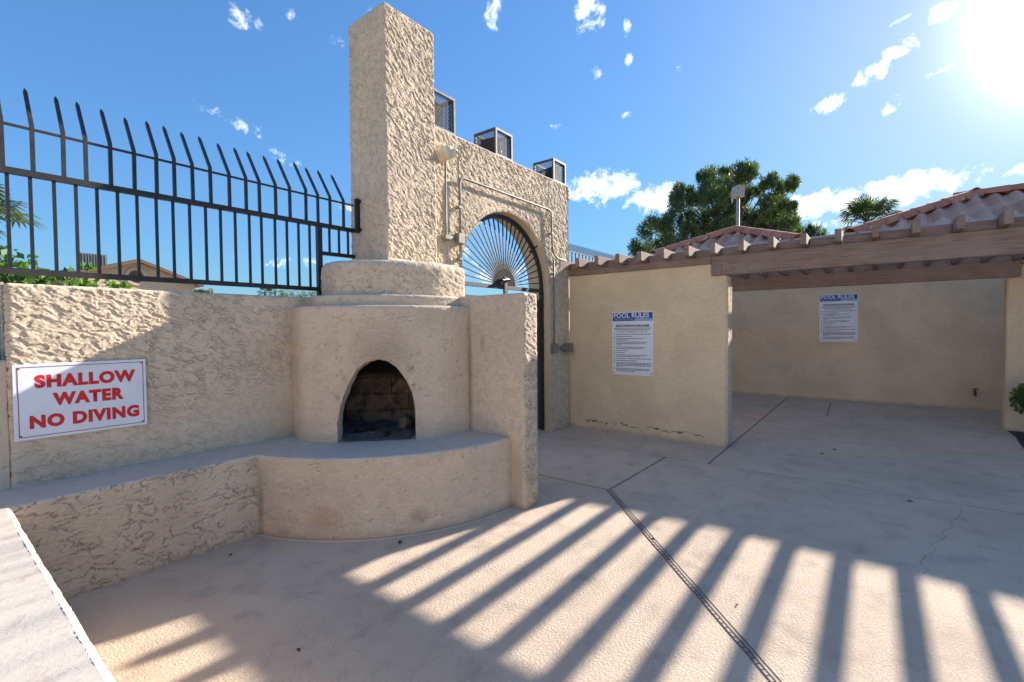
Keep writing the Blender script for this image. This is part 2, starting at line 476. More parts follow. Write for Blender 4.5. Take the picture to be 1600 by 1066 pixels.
M = {}
M['stucco'] = stucco('stucco_paint', (.70, .56, .405), dirt_shade=.62)
M['stucco_smooth'] = stucco('stucco_worn', (.71, .56, .405), dirt_shade=.7, bump=.6, stain=.22)
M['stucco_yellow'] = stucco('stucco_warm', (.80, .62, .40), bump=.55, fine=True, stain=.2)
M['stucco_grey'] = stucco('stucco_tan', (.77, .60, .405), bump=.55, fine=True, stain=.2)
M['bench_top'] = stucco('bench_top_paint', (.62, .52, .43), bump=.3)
M['black'] = simple('black_iron', (.012, .013, .015), .42, .0, .3, 30, .25, 200)
M['brown_iron'] = simple('brown_black_iron', (.022, .018, .016), .5, .0, .35, 12, .25, 200)
M['bronze'] = simple('weathered_bronze', (.055, .048, .045), .6, .2, .4, 25, .3, 120)
M['galv'] = simple('galvanised_steel', (.23, .205, .175), .55, .25, .2, 15)
M['painted_conduit'] = simple('painted_conduit', (.42, .36, .30), .6, .1, .15, 15)
M['cagemetal'] = simple('grey_cage_metal', (.11, .105, .10), .6, .3, .3, 20)
M['darkmesh'] = simple('dark_expanded_metal', (.03, .03, .032), .6, .4)
M['lamp_dark'] = simple('floodlight_bronze', (.035, .028, .024), .5, .3, .3, 20)
M['hub'] = simple('matt_bronze_plate', (.06, .05, .045), .9, 0, .2, 10, spec=.08)
M['scrape'] = simple('bare_brown_render', (.22, .14, .09), .95, 0, .4, 40)
M['lens'] = simple('dusty_lens', (.16, .12, .10), .35)
M['cam_white'] = simple('cream_plastic', (.62, .55, .42), .45)
M['sign_white'] = simple('sign_white', (.74, .75, .78), .45, 0, .04, 6)
M['red'] = simple('sign_red', (.60, .010, .016), .5)
M['maroon'] = simple('sign_maroon', (.25, .01, .03), .5)
M['navy'] = simple('sign_navy', (.018, .045, .22), .5)
M['cyan'] = simple('sign_light_blue', (.22, .42, .62), .5)
M['print'] = simple('sign_print', (.09, .09, .11), .6)
M['grey_print'] = simple('sign_grey_bar', (.10, .09, .09), .6)
M['soil'] = simple('dark_soil', (.05, .04, .033), .95, 0, .4, 40, .8, 60)
M['desert'] = simple('desert_ground', (.30, .24, .18), .95, 0, .2, 3, .4, 8)
M['joint'] = simple('joint_filler', (.24, .17, .13), .95, 0, .3, 40)
M['darkjoint'] = simple('dark_groove', (.10, .072, .056), .9)
M['drain'] = simple('drain_strip', (.36, .27, .21), .7, 0, .2, 30)
M['soot'] = simple('soot_black', (.012, .011, .010), .95, 0, .4, 14)
M['ash'] = simple('ash', (.13, .12, .11), .98, 0, .5, 45, .9, 90)
M['charcoal'] = simple('charred_wood', (.012, .011, .011), .9, 0, .4, 40, .8, 90)
M['stone'] = simple('fire_stone', (.11, .085, .065), .9, 0, .3, 25, .6, 60)
M['felt'] = simple('roof_felt', (.03, .026, .024), .95)
M['gutter'] = simple('grey_gutter', (.36, .34, .33), .5, .3, .15, 10)
M['tan_wall'] = simple('tan_house_wall', (.60, .45, .30), .9, 0, .08, 4, .2, 30)
M['dark_roof'] = simple('dark_shingle', (.10, .075, .06), .9, 0, .2, 20)
M['ac'] = simple('ac_grey', (.16, .17, .18), .6, .2, .1, 5)
M['trim'] = simple('brown_trim', (.18, .10, .06), .8)
M['bark'] = simple('bark', (.14, .10, .075), .95, 0, .3, 12, .8, 30)
M['palm_bark'] = simple('palm_bark', (.17, .13, .10), .95, 0, .3, 12, .8, 30)
M['litter'] = simple('dry_leaf', (.06, .035, .02), .9)
M['brass'] = simple('tarnished_brass', (.10, .06, .035), .5, .5)


def leaf_mat(name, c1, c2, trans=.25):
    m, h, b = new_mat(name)
    geo = h.n('ShaderNodeNewGeometry')
    n = h.noise(geo.outputs['Position'], 1.3, 3, .5)
    rnd = geo.outputs['Random Per Island']
    f = h.m('ADD', h.m('MULTIPLY', h.ss(n, .35, .65), .5), h.m('MULTIPLY', rnd, .5))
    c = h.mix(f, rgb(*c1), rgb(*c2))
    h.put(b.inputs['Base Color'], c)
    b.inputs['Roughness'].default_value = .55
    tr = h.n('ShaderNodeBsdfTranslucent'); h.put(tr.inputs[0], h.mix(1.0, c, rgb(1.5, 1.6, .7), 'MULTIPLY'))
    ms = h.n('ShaderNodeMixShader'); ms.inputs[0].default_value = trans
    out = h.nt.nodes['Material Output']
    h.nt.links.new(b.outputs[0], ms.inputs[1]); h.nt.links.new(tr.outputs[0], ms.inputs[2]); h.nt.links.new(ms.outputs[0], out.inputs[0])
    return m


M['needles'] = leaf_mat('pine_needles', (.04, .075, .032), (.11, .165, .06), .3)
M['palm_leaf'] = leaf_mat('palm_leaf', (.045, .075, .025), (.10, .13, .045), .3)
M['palm_dead'] = leaf_mat('dead_palm_leaf', (.20, .14, .07), (.28, .21, .12), .2)
M['shrub'] = leaf_mat('shrub_leaf', (.05, .12, .02), (.12, .22, .04), .4)
M['hedge'] = leaf_mat('hedge_leaf', (.04, .085, .015), (.09, .16, .03), .3)
M['sage'] = leaf_mat('far_shrub_leaf', (.09, .12, .04), (.14, .17, .07), .3)


def concrete():
    m, h, b = new_mat('textured_deck_concrete')
    geo = h.n('ShaderNodeNewGeometry').outputs['Position']
    big = h.noise(geo, .8, 5, .6, .5); med = h.noise(geo, 5, 6, .65, .3); grit = h.noise(geo, 130, 4, .7); pk = h.noise(geo, 2.2, 4, .55, .4)
    c = h.mix(h.ss(big, .3, .7), rgb(.58, .455, .335), rgb(.68, .54, .405))
    c = h.mix(h.m('MULTIPLY', h.ss(pk, .52, .72), .40), c, rgb(.47, .345, .285))
    c = h.mix(h.m('MULTIPLY', h.ss(med, .46, .75), .45), c, rgb(.27, .215, .185))
    vo = h.n('ShaderNodeTexVoronoi'); h.put(vo.inputs['Vector'], geo); vo.inputs['Scale'].default_value = 150
    c = h.mix(h.m('MULTIPLY', h.ss(grit, .42, .66), .34), c, rgb(.22, .165, .135))
    c = h.mix(h.m('MULTIPLY', h.ss(vo.outputs['Distance'], .16, .05), .35), c, rgb(.20, .15, .12))
    sp = h.noise(geo, 21, 2, .5)
    c = h.mix(h.m('MULTIPLY', h.ss(sp, .76, .79), .65), c, rgb(.10, .07, .055))
    h.put(b.inputs['Base Color'], c)
    b.inputs['Roughness'].default_value = .88
    b.inputs['Specular IOR Level'].default_value = .2
    k = h.noise(geo, 72, 5, .65, .15)
    hgt = h.m('ADD', h.ss(k, .38, .62), h.m('MULTIPLY', grit, .8))
    bn = h.n('ShaderNodeBump'); bn.inputs['Strength'].default_value = .55; bn.inputs['Distance'].default_value = .004
    h.put(bn.inputs['Height'], hgt); h.put(b.inputs['Normal'], bn.outputs[0])
    return m


M['concrete'] = concrete()


def wood():
    m, h, b = new_mat('weathered_brown_wood')
    tcn = h.n('ShaderNodeNewGeometry').outputs['Position']
    out = None
    mp = h.n('ShaderNodeMapping'); h.put(mp.inputs[0], tcn); mp.inputs['Scale'].default_value = (9, 2.2, 42)
    gr = h.noise(mp.outputs[0], 1.6, 6, .6, .6)
    big = h.noise(tcn, 3, 4, .6)
    c = h.mix(h.ss(gr, .3, .7), rgb(.19, .12, .088), rgb(.31, .215, .165))
    c = h.mix(h.m('MULTIPLY', h.ss(big, .45, .7), .5), c, rgb(.33, .25, .21))
    c = h.mix(h.m('MULTIPLY', h.ss(gr, .68, .74), .5), c, rgb(.06, .04, .03))
    h.put(b.inputs['Base Color'], c); b.inputs['Roughness'].default_value = .85
    bn = h.n('ShaderNodeBump'); bn.inputs['Strength'].default_value = .5; bn.inputs['Distance'].default_value = .004
    h.put(bn.inputs['Height'], gr); h.put(b.inputs['Normal'], bn.outputs[0])
    return m


M['wood'] = wood()


def clay(name, c1, c2):
    m, h, b = new_mat(name)
    oi = h.n('ShaderNodeObjectInfo').outputs['Random']
    geo = h.n('ShaderNodeNewGeometry').outputs['Position']
    n = h.noise(geo, 12, 5, .6)
    c = h.mix(oi, rgb(*c1), rgb(*c2))
    c = h.mix(h.m('MULTIPLY', h.ss(n, .5, .75), .35), c, rgb(.16, .12, .11))
    h.put(b.inputs['Base Color'], c); b.inputs['Roughness'].default_value = .8
    bn = h.n('ShaderNodeBump'); bn.inputs['Strength'].default_value = .4; bn.inputs['Distance'].default_value = .004
    h.put(bn.inputs['Height'], h.noise(geo, 60, 4, .6)); h.put(b.inputs['Normal'], bn.outputs[0])
    return m


M['tile'] = clay('clay_tile', (.52, .25, .16), (.68, .39, .27))
M['cap'] = clay('clay_ridge_tile', (.50, .17, .095), (.62, .25, .15))


def brickmat():
    m, h, b = new_mat('sooty_firebrick')
    oi = h.n('ShaderNodeObjectInfo').outputs['Random']
    geo = h.n('ShaderNodeNewGeometry').outputs['Position']
    n = h.noise(geo, 9, 5, .65, .5)
    c = h.mix(oi, rgb(.10, .068, .050), rgb(.20, .14, .10))
    c = h.mix(h.m('MULTIPLY', h.ss(n, .45, .68), .85), c, rgb(.016, .013, .011))
    sp = h.n('ShaderNodeSeparateXYZ'); h.put(sp.inputs[0], geo)
    ch = h.noise(geo, 4, 3, .5)
    w = h.m('ABSOLUTE', h.m('SUBTRACT', h.noise(geo, 5, 2, .5), .5))
    c = h.mix(h.m('MULTIPLY', h.ss(w, .018, .004), .30), c, rgb(.30, .27, .23))
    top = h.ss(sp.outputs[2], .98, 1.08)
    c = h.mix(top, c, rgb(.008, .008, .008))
    h.put(b.inputs['Base Color'], c); b.inputs['Roughness'].default_value = .95
    bn = h.n('ShaderNodeBump'); bn.inputs['Strength'].default_value = .5; bn.inputs['Distance'].default_value = .006
    h.put(bn.inputs['Height'], h.noise(geo, 50, 4, .6)); h.put(b.inputs['Normal'], bn.outputs[0])
    return m


M['brick'] = brickmat()

# ------------------------------------------------------------------ ground and deck
mb = MB(); mb.add([(-400, -400, -.06), (400, -400, -.06), (400, 400, -.06), (-400, 400, -.06)], [(0, 1, 2, 3)])
tag(mb.build('ground', M['desert']), kind='structure')
deck = MB(); deck.add([(-9.5, -6.5, -.006), (11.3, -6.5, -.006), (11.3, 9.2, -.006), (-9.5, 9.2, -.006)], [(0, 1, 2, 3)])
deck_o = tag(deck.build('pool_deck', M['joint']), kind='structure')
Pj = (3.81, 1.865); Rj = (3.81-1.674*5, 1.865-1.558*5)


def slab(poly, inset=.012):
    n = len(poly); P = [Vector((*p, 0)) for p in poly]
    def ins(d):
        o = []
        for i in range(n):
            a, b, c = P[i-1], P[i], P[(i+1) % n]
            e1 = (b-a).normalized(); e2 = (c-b).normalized()
            n1 = Vector((-e1.y, e1.x, 0)); n2 = Vector((-e2.y, e2.x, 0))
            k = n1+n2; k = k/k.dot(n1)
            o.append(b+k*d)
        return o
    a = ins(inset); b_ = ins(inset+.006)
    mb = MB()
    vs = [(p.x, p.y, -.034) for p in a]+[(p.x, p.y, -.004) for p in a]+[(p.x, p.y, 0) for p in b_]
    fs = []
    for r in (0, 1):
        for i in range(n): fs.append((r*n+i, r*n+(i+1) % n, (r+1)*n+(i+1) % n, (r+1)*n+i))
    fs.append(tuple(2*n+i for i in range(n)))
    mb.add(vs, fs)
    return mb.build('slab', M['concrete'], deck_o)


slab([(-9.4, Rj[1]), Rj, Pj, (3.81, 9), (-9.4, 9)])
slab([Rj, (5.17, Rj[1]), (5.17, 1.83), Pj])
slab([Pj, (5.17, 1.83), (5.17, 9), (3.81, 9)])
slab([(5.17, 1.375), (11.2, 1.375), (11.2, 9), (5.17, 9)])
slab([(5.17, Rj[1]), (7.9, Rj[1]), (7.9, -1.40), (8.68, -1.47), (9.16, -1.47), (9.16, Rj[1]), (11.2, Rj[1]), (11.2, 1.375), (5.17, 1.375)])
# short saw cut at the back
# drain strip along the diagonal joint
dr = empty('deck_drain', (Pj[0], Pj[1], 0))
tag(dr, 'narrow slotted drain strip running diagonally across the sunlit deck', 'drain')
dv = Vector((-1.674, -1.558, 0)).normalized(); nv = Vector((-dv.y, dv.x, 0))
p0 = Vector((Pj[0], Pj[1], 0)); Ld = 6.5
bedm = MB(); bedm.bar(p0+Vector((0, 0, -.001)), p0+dv*Ld+Vector((0, 0, -.001)), .052, .006); bedm.build('channel', M['drain'], dr)
for s in (-.021, 0, .021):
    mb = MB(); mb.bar(p0+nv*s+Vector((0, 0, .003)), p0+dv*Ld+nv*s+Vector((0, 0, .003)), .0038, .002); mb.build('rail', M['darkjoint'], dr)
mb = MB()
for i in range(int(Ld/.035)):
    c = p0+dv*(i*.035+.02)+Vector((0, 0, .0025)); mb.bar(c-nv*.019, c-nv*.002, .004, .002)
tag(mb.build('cross_rib', M['darkjoint'], dr), kind='stuff')
# hairline crack in the deck
mb = MB()
pts = [(5.10, -.56), (4.86, -.53), (4.70, -.47), (4.55, -.46), (4.41, -.39), (4.30, -.40), (4.12, -.31), (4.0, -.33), (3.85, -.26), (3.74, -.24), (3.66, -.27), (3.55, -.23)]
pp = []
for (a, b), (c, d) in zip(pts[:-1], pts[1:]):
    for t in (0, .33, .66): pp.append((a+(c-a)*t+random.uniform(-.012, .012), b+(d-b)*t+random.uniform(-.012, .012)))
for a, b in zip(pp[:-1], pp[1:]): mb.bar((a[0], a[1], .0002), (b[0], b[1], .0002), .003, .001)
tag(mb.build('deck_crack', M['joint'], deck_o), label='thin winding crack in the shaded concrete')
mb = MB(); mb.bar((10.55, .62, .0003), (9.05, .585, .0003), .02, .001)
tag(mb.build('saw_cut', M['joint'], deck_o))
mb = MB(); mb.add([(7.88, -6.4, -.003), (9.15, -6.4, -.003), (9.15, -1.41, -.003), (7.88, -1.41, -.003)], [(0, 1, 2, 3)])
tag(mb.build('planting_bed', M['soil']), kind='structure')

# ------------------------------------------------------------------ seat wall, patio wall, wing wall
YW = 3.87; XW = 2.985
seat = empty('seat_wall', (0, 3.5, 0))
tag(seat, 'low painted stucco seat wall turning the corner left of the fireplace', 'bench')
stucco_extrude('bench_body', [(1.525, 3.455, .004), (1.525, YW+.02), (-.55, YW+.02), (-.55, -3.2), (.305, -3.2), (.305, 3.455, .006)], -.02, .57, M['stucco_smooth'],
               .0068, 'cracked', .0052, -.1, 21, .02, .022, seat, coarse=(1, 2, 3))
pw = stucco_extrude('patio_wall', [(2.9, YW), (2.9, 4.08), (.345, 4.08), (.345, YW, .03)], 0.5, 1.735, M['stucco'], .0052, 'heavy', .0085, -.38, 31, .02, .02, coarse=(0, 1, 2),
                     soft=lambda X, Y, Z, NX: 1-.45*sst(-Z, -1.15, -.85)-.35*sst(X, 1.2, 1.9))
tag(pw, 'textured beige stucco wall carrying the iron fence and the shallow water sign', 'wall')
lw = stucco_extrude('low_patio_wall', [(.27, YW), (.27, 4.08), (-3, 4.08), (-3, YW)], .3, 1.33, M['stucco'], .02, 'heavy', .009, -.3, 35, .02, .02)
tag(lw, 'lower stucco wall at the left edge beyond the fence post', 'wall')
fill = stucco_extrude('wall_return', [(.345, 3.885), (.345, 4.06), (.27, 4.06), (.27, 3.885)], .3, 1.30, M['stucco'], .015, 'worn', .004, 0, 36, .005, .01)
tag(fill, 'narrow recessed stucco strip beneath the fence post at the left edge', 'wall')
ww = stucco_extrude('wing_wall', [(XW, 2.19, .035), (3.19, 2.19, .035), (3.19, 3.9), (XW, 3.9)], 0, 1.735, M['stucco_smooth'], .0065, 'heavy', .0085, -.6, 41, .03, .022, coarse=(1, 2), soft=lambda X, Y, Z, NX: 1-.72*sst(-NX, .3, .8))
tag(ww, 'short stucco wing wall standing between the fireplace and the gate', 'wall')

tag(stucco_extrude('bounce_wall', [(-7.0, -6.4), (-7.0, 4.2), (-7.2, 4.2), (-7.2, -6.4)][::-1], 0, 1.75, M['stucco_smooth'], .15, 'worn', .003, 0, 98, .01, .01), 'plain stucco wall added behind the viewpoint to bounce sunlight', 'wall')  # unseen wall added behind the camera to bounce warm sunlight into the shade

# ------------------------------------------------------------------ fireplace
FC = np.array([3.0, 3.87])
fp = empty('corner_fireplace', (2.6, 3.4, 0))
tag(fp, 'rounded beehive corner fireplace of beige stucco with a square chimney', 'fireplace')


def arcpts(r, a0=180, a1=270, n=40, c=FC, cut=0., ac=197.):
    out = []
    for a in np.linspace(a0, a1, n):
        rr = r-cut*(1-float(sst(a, 178., ac))); out.append((c[0]+rr*math.cos(math.radians(a)), c[1]+rr*math.sin(math.radians(a))))
    return out


a_c = math.degrees(math.atan2(3.455-FC[1], -math.sqrt(1.545**2-(3.455-FC[1])**2))) % 360
hearth = arcpts(1.545, a_c, 269.4, 40)
stucco_extrude('hearth', [(XW+.01, YW+.01), (1.50, YW+.01), (1.50, 3.462)]+hearth+[(XW+.01, hearth[-1][1])], -.02, .567, M['stucco_smooth'], .0085, 'worn', .0055, -.1, 51, .02, .022, fp)
# thin painted skirt line where the hearth meets the deck
mb = MB(); mb.tube([(x, y, .0) for x, y in arcpts(1.560, a_c+.5, 268.5, 30)], .007, 6); mb.build('base_bead', M['concrete'], fp)

# surround with the opening, built as columns round the cylinder
OPEN = [(210.2, .57), (210.25, .72), (211.5, .853), (214.4, 1.004), (218.4, 1.139), (222.3, 1.198), (226.7, 1.219), (230.2, 1.21), (234.3, 1.158), (238.1, 1.058), (240.6, .953), (241.9, .807), (241.9, .57)]
oa = np.array([o[0] for o in OPEN]); oz = np.array([o[1] for o in OPEN])
RB, ZB0, ZB1 = 1.1, .555, 1.645


def body_cols(angs, zlo, seed=61):
    nz = 140
    T = np.linspace(0, 1, nz)[:, None]
    zt = ZB1-.03
    Zg = zlo[None, :]*(1-T)+zt*T
    Ag = np.tile(angs, (nz, 1))
    ext = 4
    for k in range(1, ext+1):
        f = k/ext*PI/2
        Zg = np.vstack([Zg, np.full((1, len(angs)), zt+.03*math.sin(f))]); Ag = np.vstack([Ag, angs[None, :]])
    h, cav = relief(np.radians(Ag)*RB, Zg, 'worn', .006, -.1, seed)
    ins = np.zeros_like(Zg)
    for k in range(1, ext+1): ins[nz-1+k] = .03*(1-math.cos(k/ext*PI/2))
    # soften the lip of the opening
    r = RB-.088*(1-sst(Ag, 178., 196.))+h-ins
    if zlo.max() > ZB0+.001 or True:
        d = Zg-zlo[None, :]
        lip = np.where(zlo[None, :] > ZB0+.01, np.exp(-d/.012)*.006, 0)
        r = r-lip
    X = FC[0]+r*np.cos(np.radians(Ag)); Y = FC[1]+r*np.sin(np.radians(Ag))
    return np.stack([X, Y, Zg], -1), cav


Vs, Fs, Cs, off = [], [], [], 0
left = np.linspace(180, 210.2, 70); right = np.linspace(241.9, 270.5, 68)
# dense columns in the arch: follow the outline
dens_a = np.unique(np.concatenate([np.interp(np.linspace(0, 1, 70), np.linspace(0, 1, len(oa[1:-1])), oa[1:-1]), [210.2, 241.9]]))
midz = np.interp(dens_a, np.concatenate([[210.2], oa[2:-2], [241.9]]), np.concatenate([[.72], oz[2:-2], [.807]]))
rags = .004*perlin(dens_a*1.1, dens_a*0, 3)
for angs, zlo in ((left, np.full(len(left), ZB0)), (dens_a, midz+rags), (right, np.full(len(right), ZB0))):
    V, cav = body_cols(angs, zlo)
    R_, C_ = V.shape[:2]
    Vs.append(V.reshape(-1, 3)); Cs.append(cav.reshape(-1)); Fs += grid_faces(R_, C_, off); off += R_*C_
# little side pieces of the jambs below the springing (between left/right columns and outline) are vertical: nothing to fill
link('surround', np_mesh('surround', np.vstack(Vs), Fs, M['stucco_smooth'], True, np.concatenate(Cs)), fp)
# top of the surround
mb = MB(); ring = arcpts(RB-.025, 180, 270.5, 40, cut=.088, ac=196.); mb.add([(x, y, ZB1-.001) for x, y in ring]+[(FC[0], FC[1], ZB1-.001)], [tuple(range(41))]); mb.build('surround_top', M['stucco_smooth'], fp)
# reveal of the opening: outline swept inwards
DIN = Vector((math.cos(math.radians(46.0)), math.sin(math.radians(46.0)), 0)); DLA = Vector((-DIN.y, DIN.x, 0))
dens_o = 60
tt = np.linspace(0, len(OPEN)-1, dens_o); ra = np.interp(tt, range(len(OPEN)), oa); rz = np.interp(tt, range(len(OPEN)), oz)
rim = [Vector((FC[0]+(RB-.004)*math.cos(math.radians(a)), FC[1]+(RB-.004)*math.sin(math.radians(a)), z)) for a, z in zip(ra, rz)]
mb = MB(); vs = []; nr = 5
cen = sum(rim, Vector())/len(rim)
for k in range(nr+1):
    for i, p in enumerate(rim):
        w = .003*math.sin(i*1.7+k)+.003*math.sin(i*.6)
        q = p+DIN*(.13*k/nr)+(cen-p).normalized()*(w+.012*k/nr)
        q.z = max(q.z, .566) if i in (0, dens_o-1) else q.z
        vs.append(q)
fs = []
for k in range(nr):
    for i in range(dens_o-1): fs.append((k*dens_o+i, (k+1)*dens_o+i, (k+1)*dens_o+i+1, k*dens_o+i+1))
mb.add(vs, fs); mb.build('opening_reveal', M['stucco_smooth'], fp, True)
# firebox: floor, ceiling, brick walls
fb_mid = (rim[0]+rim[-1])/2; fb_mid.z = 0
fbx = fb_mid+DIN*.12
W2, DP, ZT = .36, .50, 1.30


def fbp(l, d, z): return fbx+DLA*l+DIN*d+Vector((0, 0, z))


mb = MB()
# lining behind the bricks, front collar, ceiling and floor
c8 = [fbp(-W2-.05, 0, .56), fbp(W2+.05, 0, .56), fbp(W2+.05, DP+.05, .56), fbp(-W2-.05, DP+.05, .56)]
c8 += [p+Vector((0, 0, ZT-.56)) for p in c8]
mb.add(c8, [(0, 1, 2, 3), (4, 7, 6, 5), (1, 5, 6, 2), (2, 6, 7, 3), (3, 7, 4, 0)])
fbo = mb.build('firebox', M['soot'], fp)


def brick_at(c, ax, L, H, T):
    """thin-edged brick; ax = direction of its length"""
    mb = MB(); b = .006
    nrm = Vector((-ax.y, ax.x, 0))
    if (fbp(0, DP*.4, c.z)-c).dot(nrm) < 0: nrm = -nrm
    L2, H2 = L/2-.0015, H/2-.0015
    up = Vector((0, 0, 1))
    vs = [c+ax*x*L2+up*z*H2 for x, z in ((-1, -1), (1, -1), (1, 1), (-1, 1))]
    vs += [c+nrm*(T-b)+ax*x*L2+up*z*H2 for x, z in ((-1, -1), (1, -1), (1, 1), (-1, 1))]
    vs += [c+nrm*T+ax*x*(L2-b)+up*z*(H2-b) for x, z in ((-1, -1), (1, -1), (1, 1), (-1, 1))]
    fs = []
    for r in (0, 4):
        for i in range(4): fs.append((r+i, r+(i+1) % 4, r+4+(i+1) % 4, r+4+i))
    fs.append((8, 9, 10, 11))
    mb.add(vs, fs)
    return mb.build('brick', M['brick'], fp)


for row in range(5):
    z = .635+row*.15
    sh = .155 if row % 2 else 0
    l = -W2-sh
    while l < W2:
        a = max(l, -W2); b = min(l+.31, W2)
        if b-a > .03: brick_at(fbp((a+b)/2, DP+.03, z), DLA, b-a, .15, .035+random.uniform(-.004, .004))
        l += .31
    for side in (-1, 1):
        d = -.0-sh
        while d < DP:
            a = max(d, 0.0); b = min(d+.31, DP)
            if b-a > .03: brick_at(fbp(side*(W2+.04), (a+b)/2, z), DIN, b-a, .15, .035+random.uniform(-.003, .003))
            d += .31
# ash bed
n = 26; V = []; 
for i in range(n):
    for j in range(n):
        l = -W2+.0+2*W2*i/(n-1); d = -.11+(DP+.1)*j/(n-1)
        if d < 0.02: l *= .74
        p = fbp(l, d, .572+.022*max(0, float(perlin(l*9, d*9, 2))+.4)*min(1, max(0, (d+.11)*9))+.035*max(0, d)/DP)
        V.append(p[:])
tag(link('ash', np_mesh('ash', np.array(V), grid_faces(n, n), M['ash'], True), fp), kind='stuff')


def lump(name, c, r, mat, seed, sq=(1, 1, .7)):
    rr = np.random.default_rng(seed)
    mb = MB(); vs = []; fs = []
    nu, nvv = 9, 6
    for j in range(nvv+1):
        for i in range(nu):
            th = PI*j/nvv; ph = 2*PI*i/nu
            k = r*(1+rr.uniform(-.22, .22))
            vs.append((c[0]+k*sq[0]*math.sin(th)*math.cos(ph), c[1]+k*sq[1]*math.sin(th)*math.sin(ph), c[2]+k*sq[2]*math.cos(th)))
    for j in range(nvv):
        for i in range(nu): fs.append((j*nu+i, (j+1)*nu+i, (j+1)*nu+(i+1) % nu, j*nu+(i+1) % nu))
    mb.add(vs, fs); return mb.build(name, mat)


st = lump('stone', fbp(-.19, .16, .66), .062, M['stone'], 1, (1, 1, 1.1))
tag(st, 'pointed brown stone standing in the ash at the right of the firebox', 'stone')
st = lump('charred_log', fbp(.13, .14, .625), .055, M['charcoal'], 2, (1.5, 1, .6))
tag(st, 'charred lump of wood lying in the ash at the left of the firebox', 'log')
st = lump('charcoal_lump', fbp(-.06, .0, .598), .028, M['charcoal'], 3, (1.3, 1, .7))
tag(st, 'small black charcoal lump at the front of the ash bed', 'charcoal')
# collar, upper drum and chimney
stucco_extrude('collar', [(XW+.02, YW+.01), (FC[0]-.875, YW+.01)]+arcpts(.985, 180.5, 269.5, 36, cut=.11, ac=200.), 1.60, 1.735, M['stucco_smooth'], .012, 'worn', .006, -.1, 71, .01, .022, fp)
DR = .865
stucco_extrude('chimney_base', [(3.195, 4.0), (FC[0]-.66, 4.0), (FC[0]-.72, YW+.03)]+arcpts(DR, 181, 269.5, 40, cut=.130, ac=207.)+[(3.195, FC[1]-DR, .03)], 1.70, 2.03, M['stucco'], .009, 'heavy', .0085, -.6, 75, .02, .06, fp,
               zfun=lambda X, Y, Z: Z+np.clip(.09*(1-np.hypot(X-FC[0], Y-FC[1])/DR), 0, .06)*sst(Z, 1.98, 2.02))
CX0, CX1, CY0, CY1 = 2.665, 3.272, 3.455, 4.02
stucco_extrude('chimney', [(CX1, CY0, .018), (CX1, CY1), (CX0, CY1), (CX0, CY0, .018)], 1.95, 4.37, M['stucco'], .006, 'heavy', .0088, -.7, 81, .018, .015, fp, batter=0.004, coarse=(0, 1), soft=lambda X, Y, Z, NX: 1-.3*sst(-NX, .3, .8))
# flared plaster fillet at the chimney foot
stucco_extrude('chimney_fillet', [(CX1+.03, CY0-.03, .03), (CX1+.03, CY1), (CX0-.03, CY1), (CX0-.03, CY0-.03, .03)], 1.98, 2.105, M['stucco'], .008, 'heavy', .009, -.5, 85, .03, .05, fp, coarse=(0, 1))

# ------------------------------------------------------------------ arch wall
YA, YAB = 3.55, 3.90
AX0, AX1, AZT = 3.24, 5.965, 3.525
ACX, ACZ, AR = 4.57, 1.985, .885
aw = empty('arch_wall', (4.6, 3.7, 0))
tag(aw, 'tall textured stucco gateway wall pierced by a round arch', 'wall')


def face_grid(xs, zlo, zhi, step, seed, ang=-.7, amp=.0092):
    nz = max(3, int((zhi-zlo.min())/step))
    T = np.linspace(0, 1, nz)[:, None]
    Z = zlo[None, :]*(1-T)+zhi*T; X = np.tile(xs, (nz, 1))
    h, cav = relief(X, Z, 'heavy', amp, ang, seed)
    ed = np.minimum(1, np.abs(np.hypot(X-ACX, np.maximum(Z-ACZ, 0))-AR)/.02)
    lipx = np.where((np.abs(X-ACX) < AR+.05), (1-np.clip(ed, 0, 1))*.006, 0)
    return np.stack([X, np.full_like(X, YA)-h+lipx, Z], -1), cav


st_ = .0075
xs1 = np.arange(AX0, ACX-AR, st_); xs1 = np.append(xs1, ACX-AR)
xs3 = np.append(np.arange(ACX+AR, AX1, st_), AX1)
th = np.linspace(PI, 0, 190); xs2 = ACX+AR*np.cos(th); z2 = ACZ+AR*np.sin(th)
Vs, Fs, Cs, off = [], [], [], 0
for xs, zl in ((xs1, np.zeros(len(xs1))), (xs2, z2), (xs3, np.zeros(len(xs3)))):
    V, cav = face_grid(xs, zl, AZT-.02, st_, 91)
    R_, C_ = V.shape[:2]; Vs.append(V.reshape(-1, 3)); Cs.append(cav.reshape(-1)); Fs += grid_faces(R_, C_, off); off += R_*C_
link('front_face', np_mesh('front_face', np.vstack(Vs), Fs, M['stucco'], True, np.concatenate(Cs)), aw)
# rounded top, back and ends
prof = [(YA, AZT-.02), (YA+.006, AZT-.007), (YA+.02, AZT), (YAB-.02, AZT), (YAB, AZT-.02)]
xs = np.arange(AX0, AX1+.001, .02)
V = []
for (y, z) in prof:
    for x in xs:
        hh = float(perlin(x*14, y*14, 5))*.004
        V.append((x, y-(hh if y < YA+.01 else 0), z+hh))
link('wall_top', np_mesh('wall_top', np.array(V), grid_faces(len(prof), len(xs)), M['stucco'], True), aw)
mb = MB()
# back face around the opening
bk = [(AX0, 0), (ACX-AR, 0), (ACX-AR, ACZ)]+[(ACX-AR*math.cos(t), ACZ+AR*math.sin(t)) for t in np.linspace(0, PI, 30)][1:]+[(ACX+AR, 0), (AX1, 0), (AX1, AZT-.02), (AX0, AZT-.02)]
mb.add([(x, YAB, z) for x, z in bk], [tuple(range(len(bk)))[::-1]])
mb.build('back_face', M['stucco'], aw)
